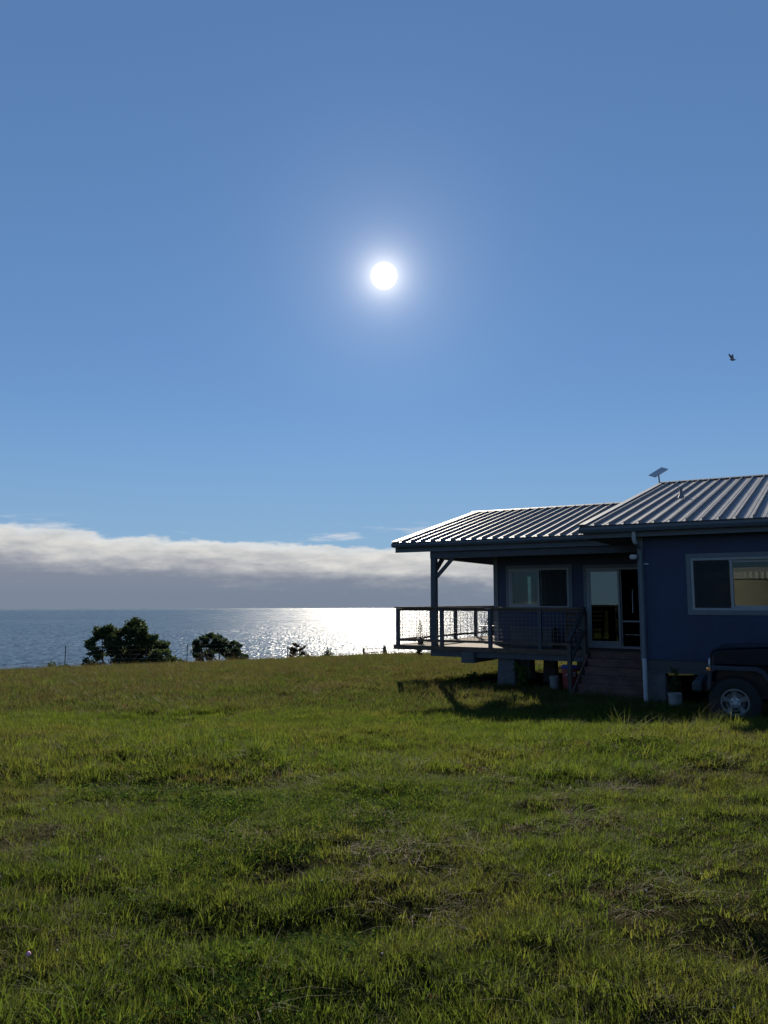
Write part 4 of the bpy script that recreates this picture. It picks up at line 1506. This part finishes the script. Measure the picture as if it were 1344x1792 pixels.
# middle distance
x, y = field(7.5, 15, 135, 1.3, 3.2)
big, small = patch(x, y)
k = (small > .33) | (RNG.random(len(x)) < .5)
lay('meadow_grass', C_far, x[k], y[k], (.55 + .6 * big)[k], .72 + 0 * x[k], 'green grass of the middle field')
x, y = field(7.0, 16, 60, 1.3, 3.2)
big, small = patch(x, y)
k = (big + .7 * small > .88) | (RNG.random(len(x)) < .18)
lay('meadow_tufts', C_mid, x[k], y[k], (.9 + .6 * big)[k], 1.3 + 0 * x[k], 'tufts in the middle field')
# far field to the crest
x, y = field(14, 47, 42, 1.3, 3.2)
big, small = patch(x, y)
lay('field_grass', C_pasture, x, y, .8 + .9 * big, 1.25 + 0 * x, 'grass of the far field up to the crest')
# long arching clumps
x, y = field(2.4, 20, 1.4, 1.2, 1)
big, small = patch(x * .7 + 31, y * .7)
k = (big > .52)
lay('long_grass', C_long, x[k], y[k], .55 + .35 * RNG.random(k.sum()), .9 + 0 * x[k], 'long arching grass clumps', tilt=.3)
pts = [(px3(a, b_, 10)) for a, b_ in ()]
clx, cly = [], []
for (cx_, cy_, nn, r) in ((-2.6, 8.6, 30, 1.0), (-1.6, 8.3, 26, .8), (-3.6, 7.4, 22, .6), (4.6, 10.6, 34, 1.0), (5.3, 10.2, 20, .6), (3.4, 11.2, 16, .9), (2.2, 14.6, 14, .8), (1.5, 16.0, 16, .9), (3.0, 15.2, 12, .8), (-1.2, 3.0, 3, .2), (1.9, 8.2, 14, .9), (2.8, 9.3, 14, .9)):
    clx += list(cx_ + RNG.normal(0, r * .55, nn)); cly += list(cy_ + RNG.normal(0, r * .35, nn))
clx, cly = np.array(clx), np.array(cly)
kk = ~blocked(clx, cly)
lay('clump_grass', C_long, clx[kk], cly[kk], .75 + .5 * RNG.random(kk.sum()), 1.1 + 0 * clx[kk], 'bright coarse grass clumps', tilt=.35)
# dry stalks along the crest
n = 800
x = RNG.uniform(-27, 14, n); y = RNG.uniform(40.5, 46.5, n)
wgt = np.where(x < -15, 1.0, np.where((x > .3) & (x < 4), .8, .22))
k = (RNG.random(n) < wgt) & ~blocked(x, y)
lay('crest_stalks', C_stalk, x[k], y[k], .35 + .55 * RNG.random(k.sum()), .9 + 0 * x[k], 'dry grass stalks along the crest', tilt=.12)
# brownish seed stalks over the far field
x, y = field(16, 46, 11, 1.3, 2)
big, small = patch(x + 50, y)
k = (big + (y - 30) * .012 - .01 * x > .40)
lay('seed_stalks', C_stalk, x[k], y[k], .32 + .2 * RNG.random(k.sum()), .8 + 0 * x[k], 'brown seed stalks over the far field', tilt=.2)
# pale clover heads
x, y = field(2.6, 18, 2.2, 1.2, .5)
lay('clover_heads', C_flower, x, y, .9 + 0 * x, .9 + 0 * x, 'tiny pale clover heads in the grass', lift=.05)
fx, fy = np.array([-1.42]), np.array([3.25])
lay('pink_clover', C_pink, fx, fy, .75 + 0 * fx, .75 + 0 * fx, 'pink clover heads in the foreground grass', lift=.10)
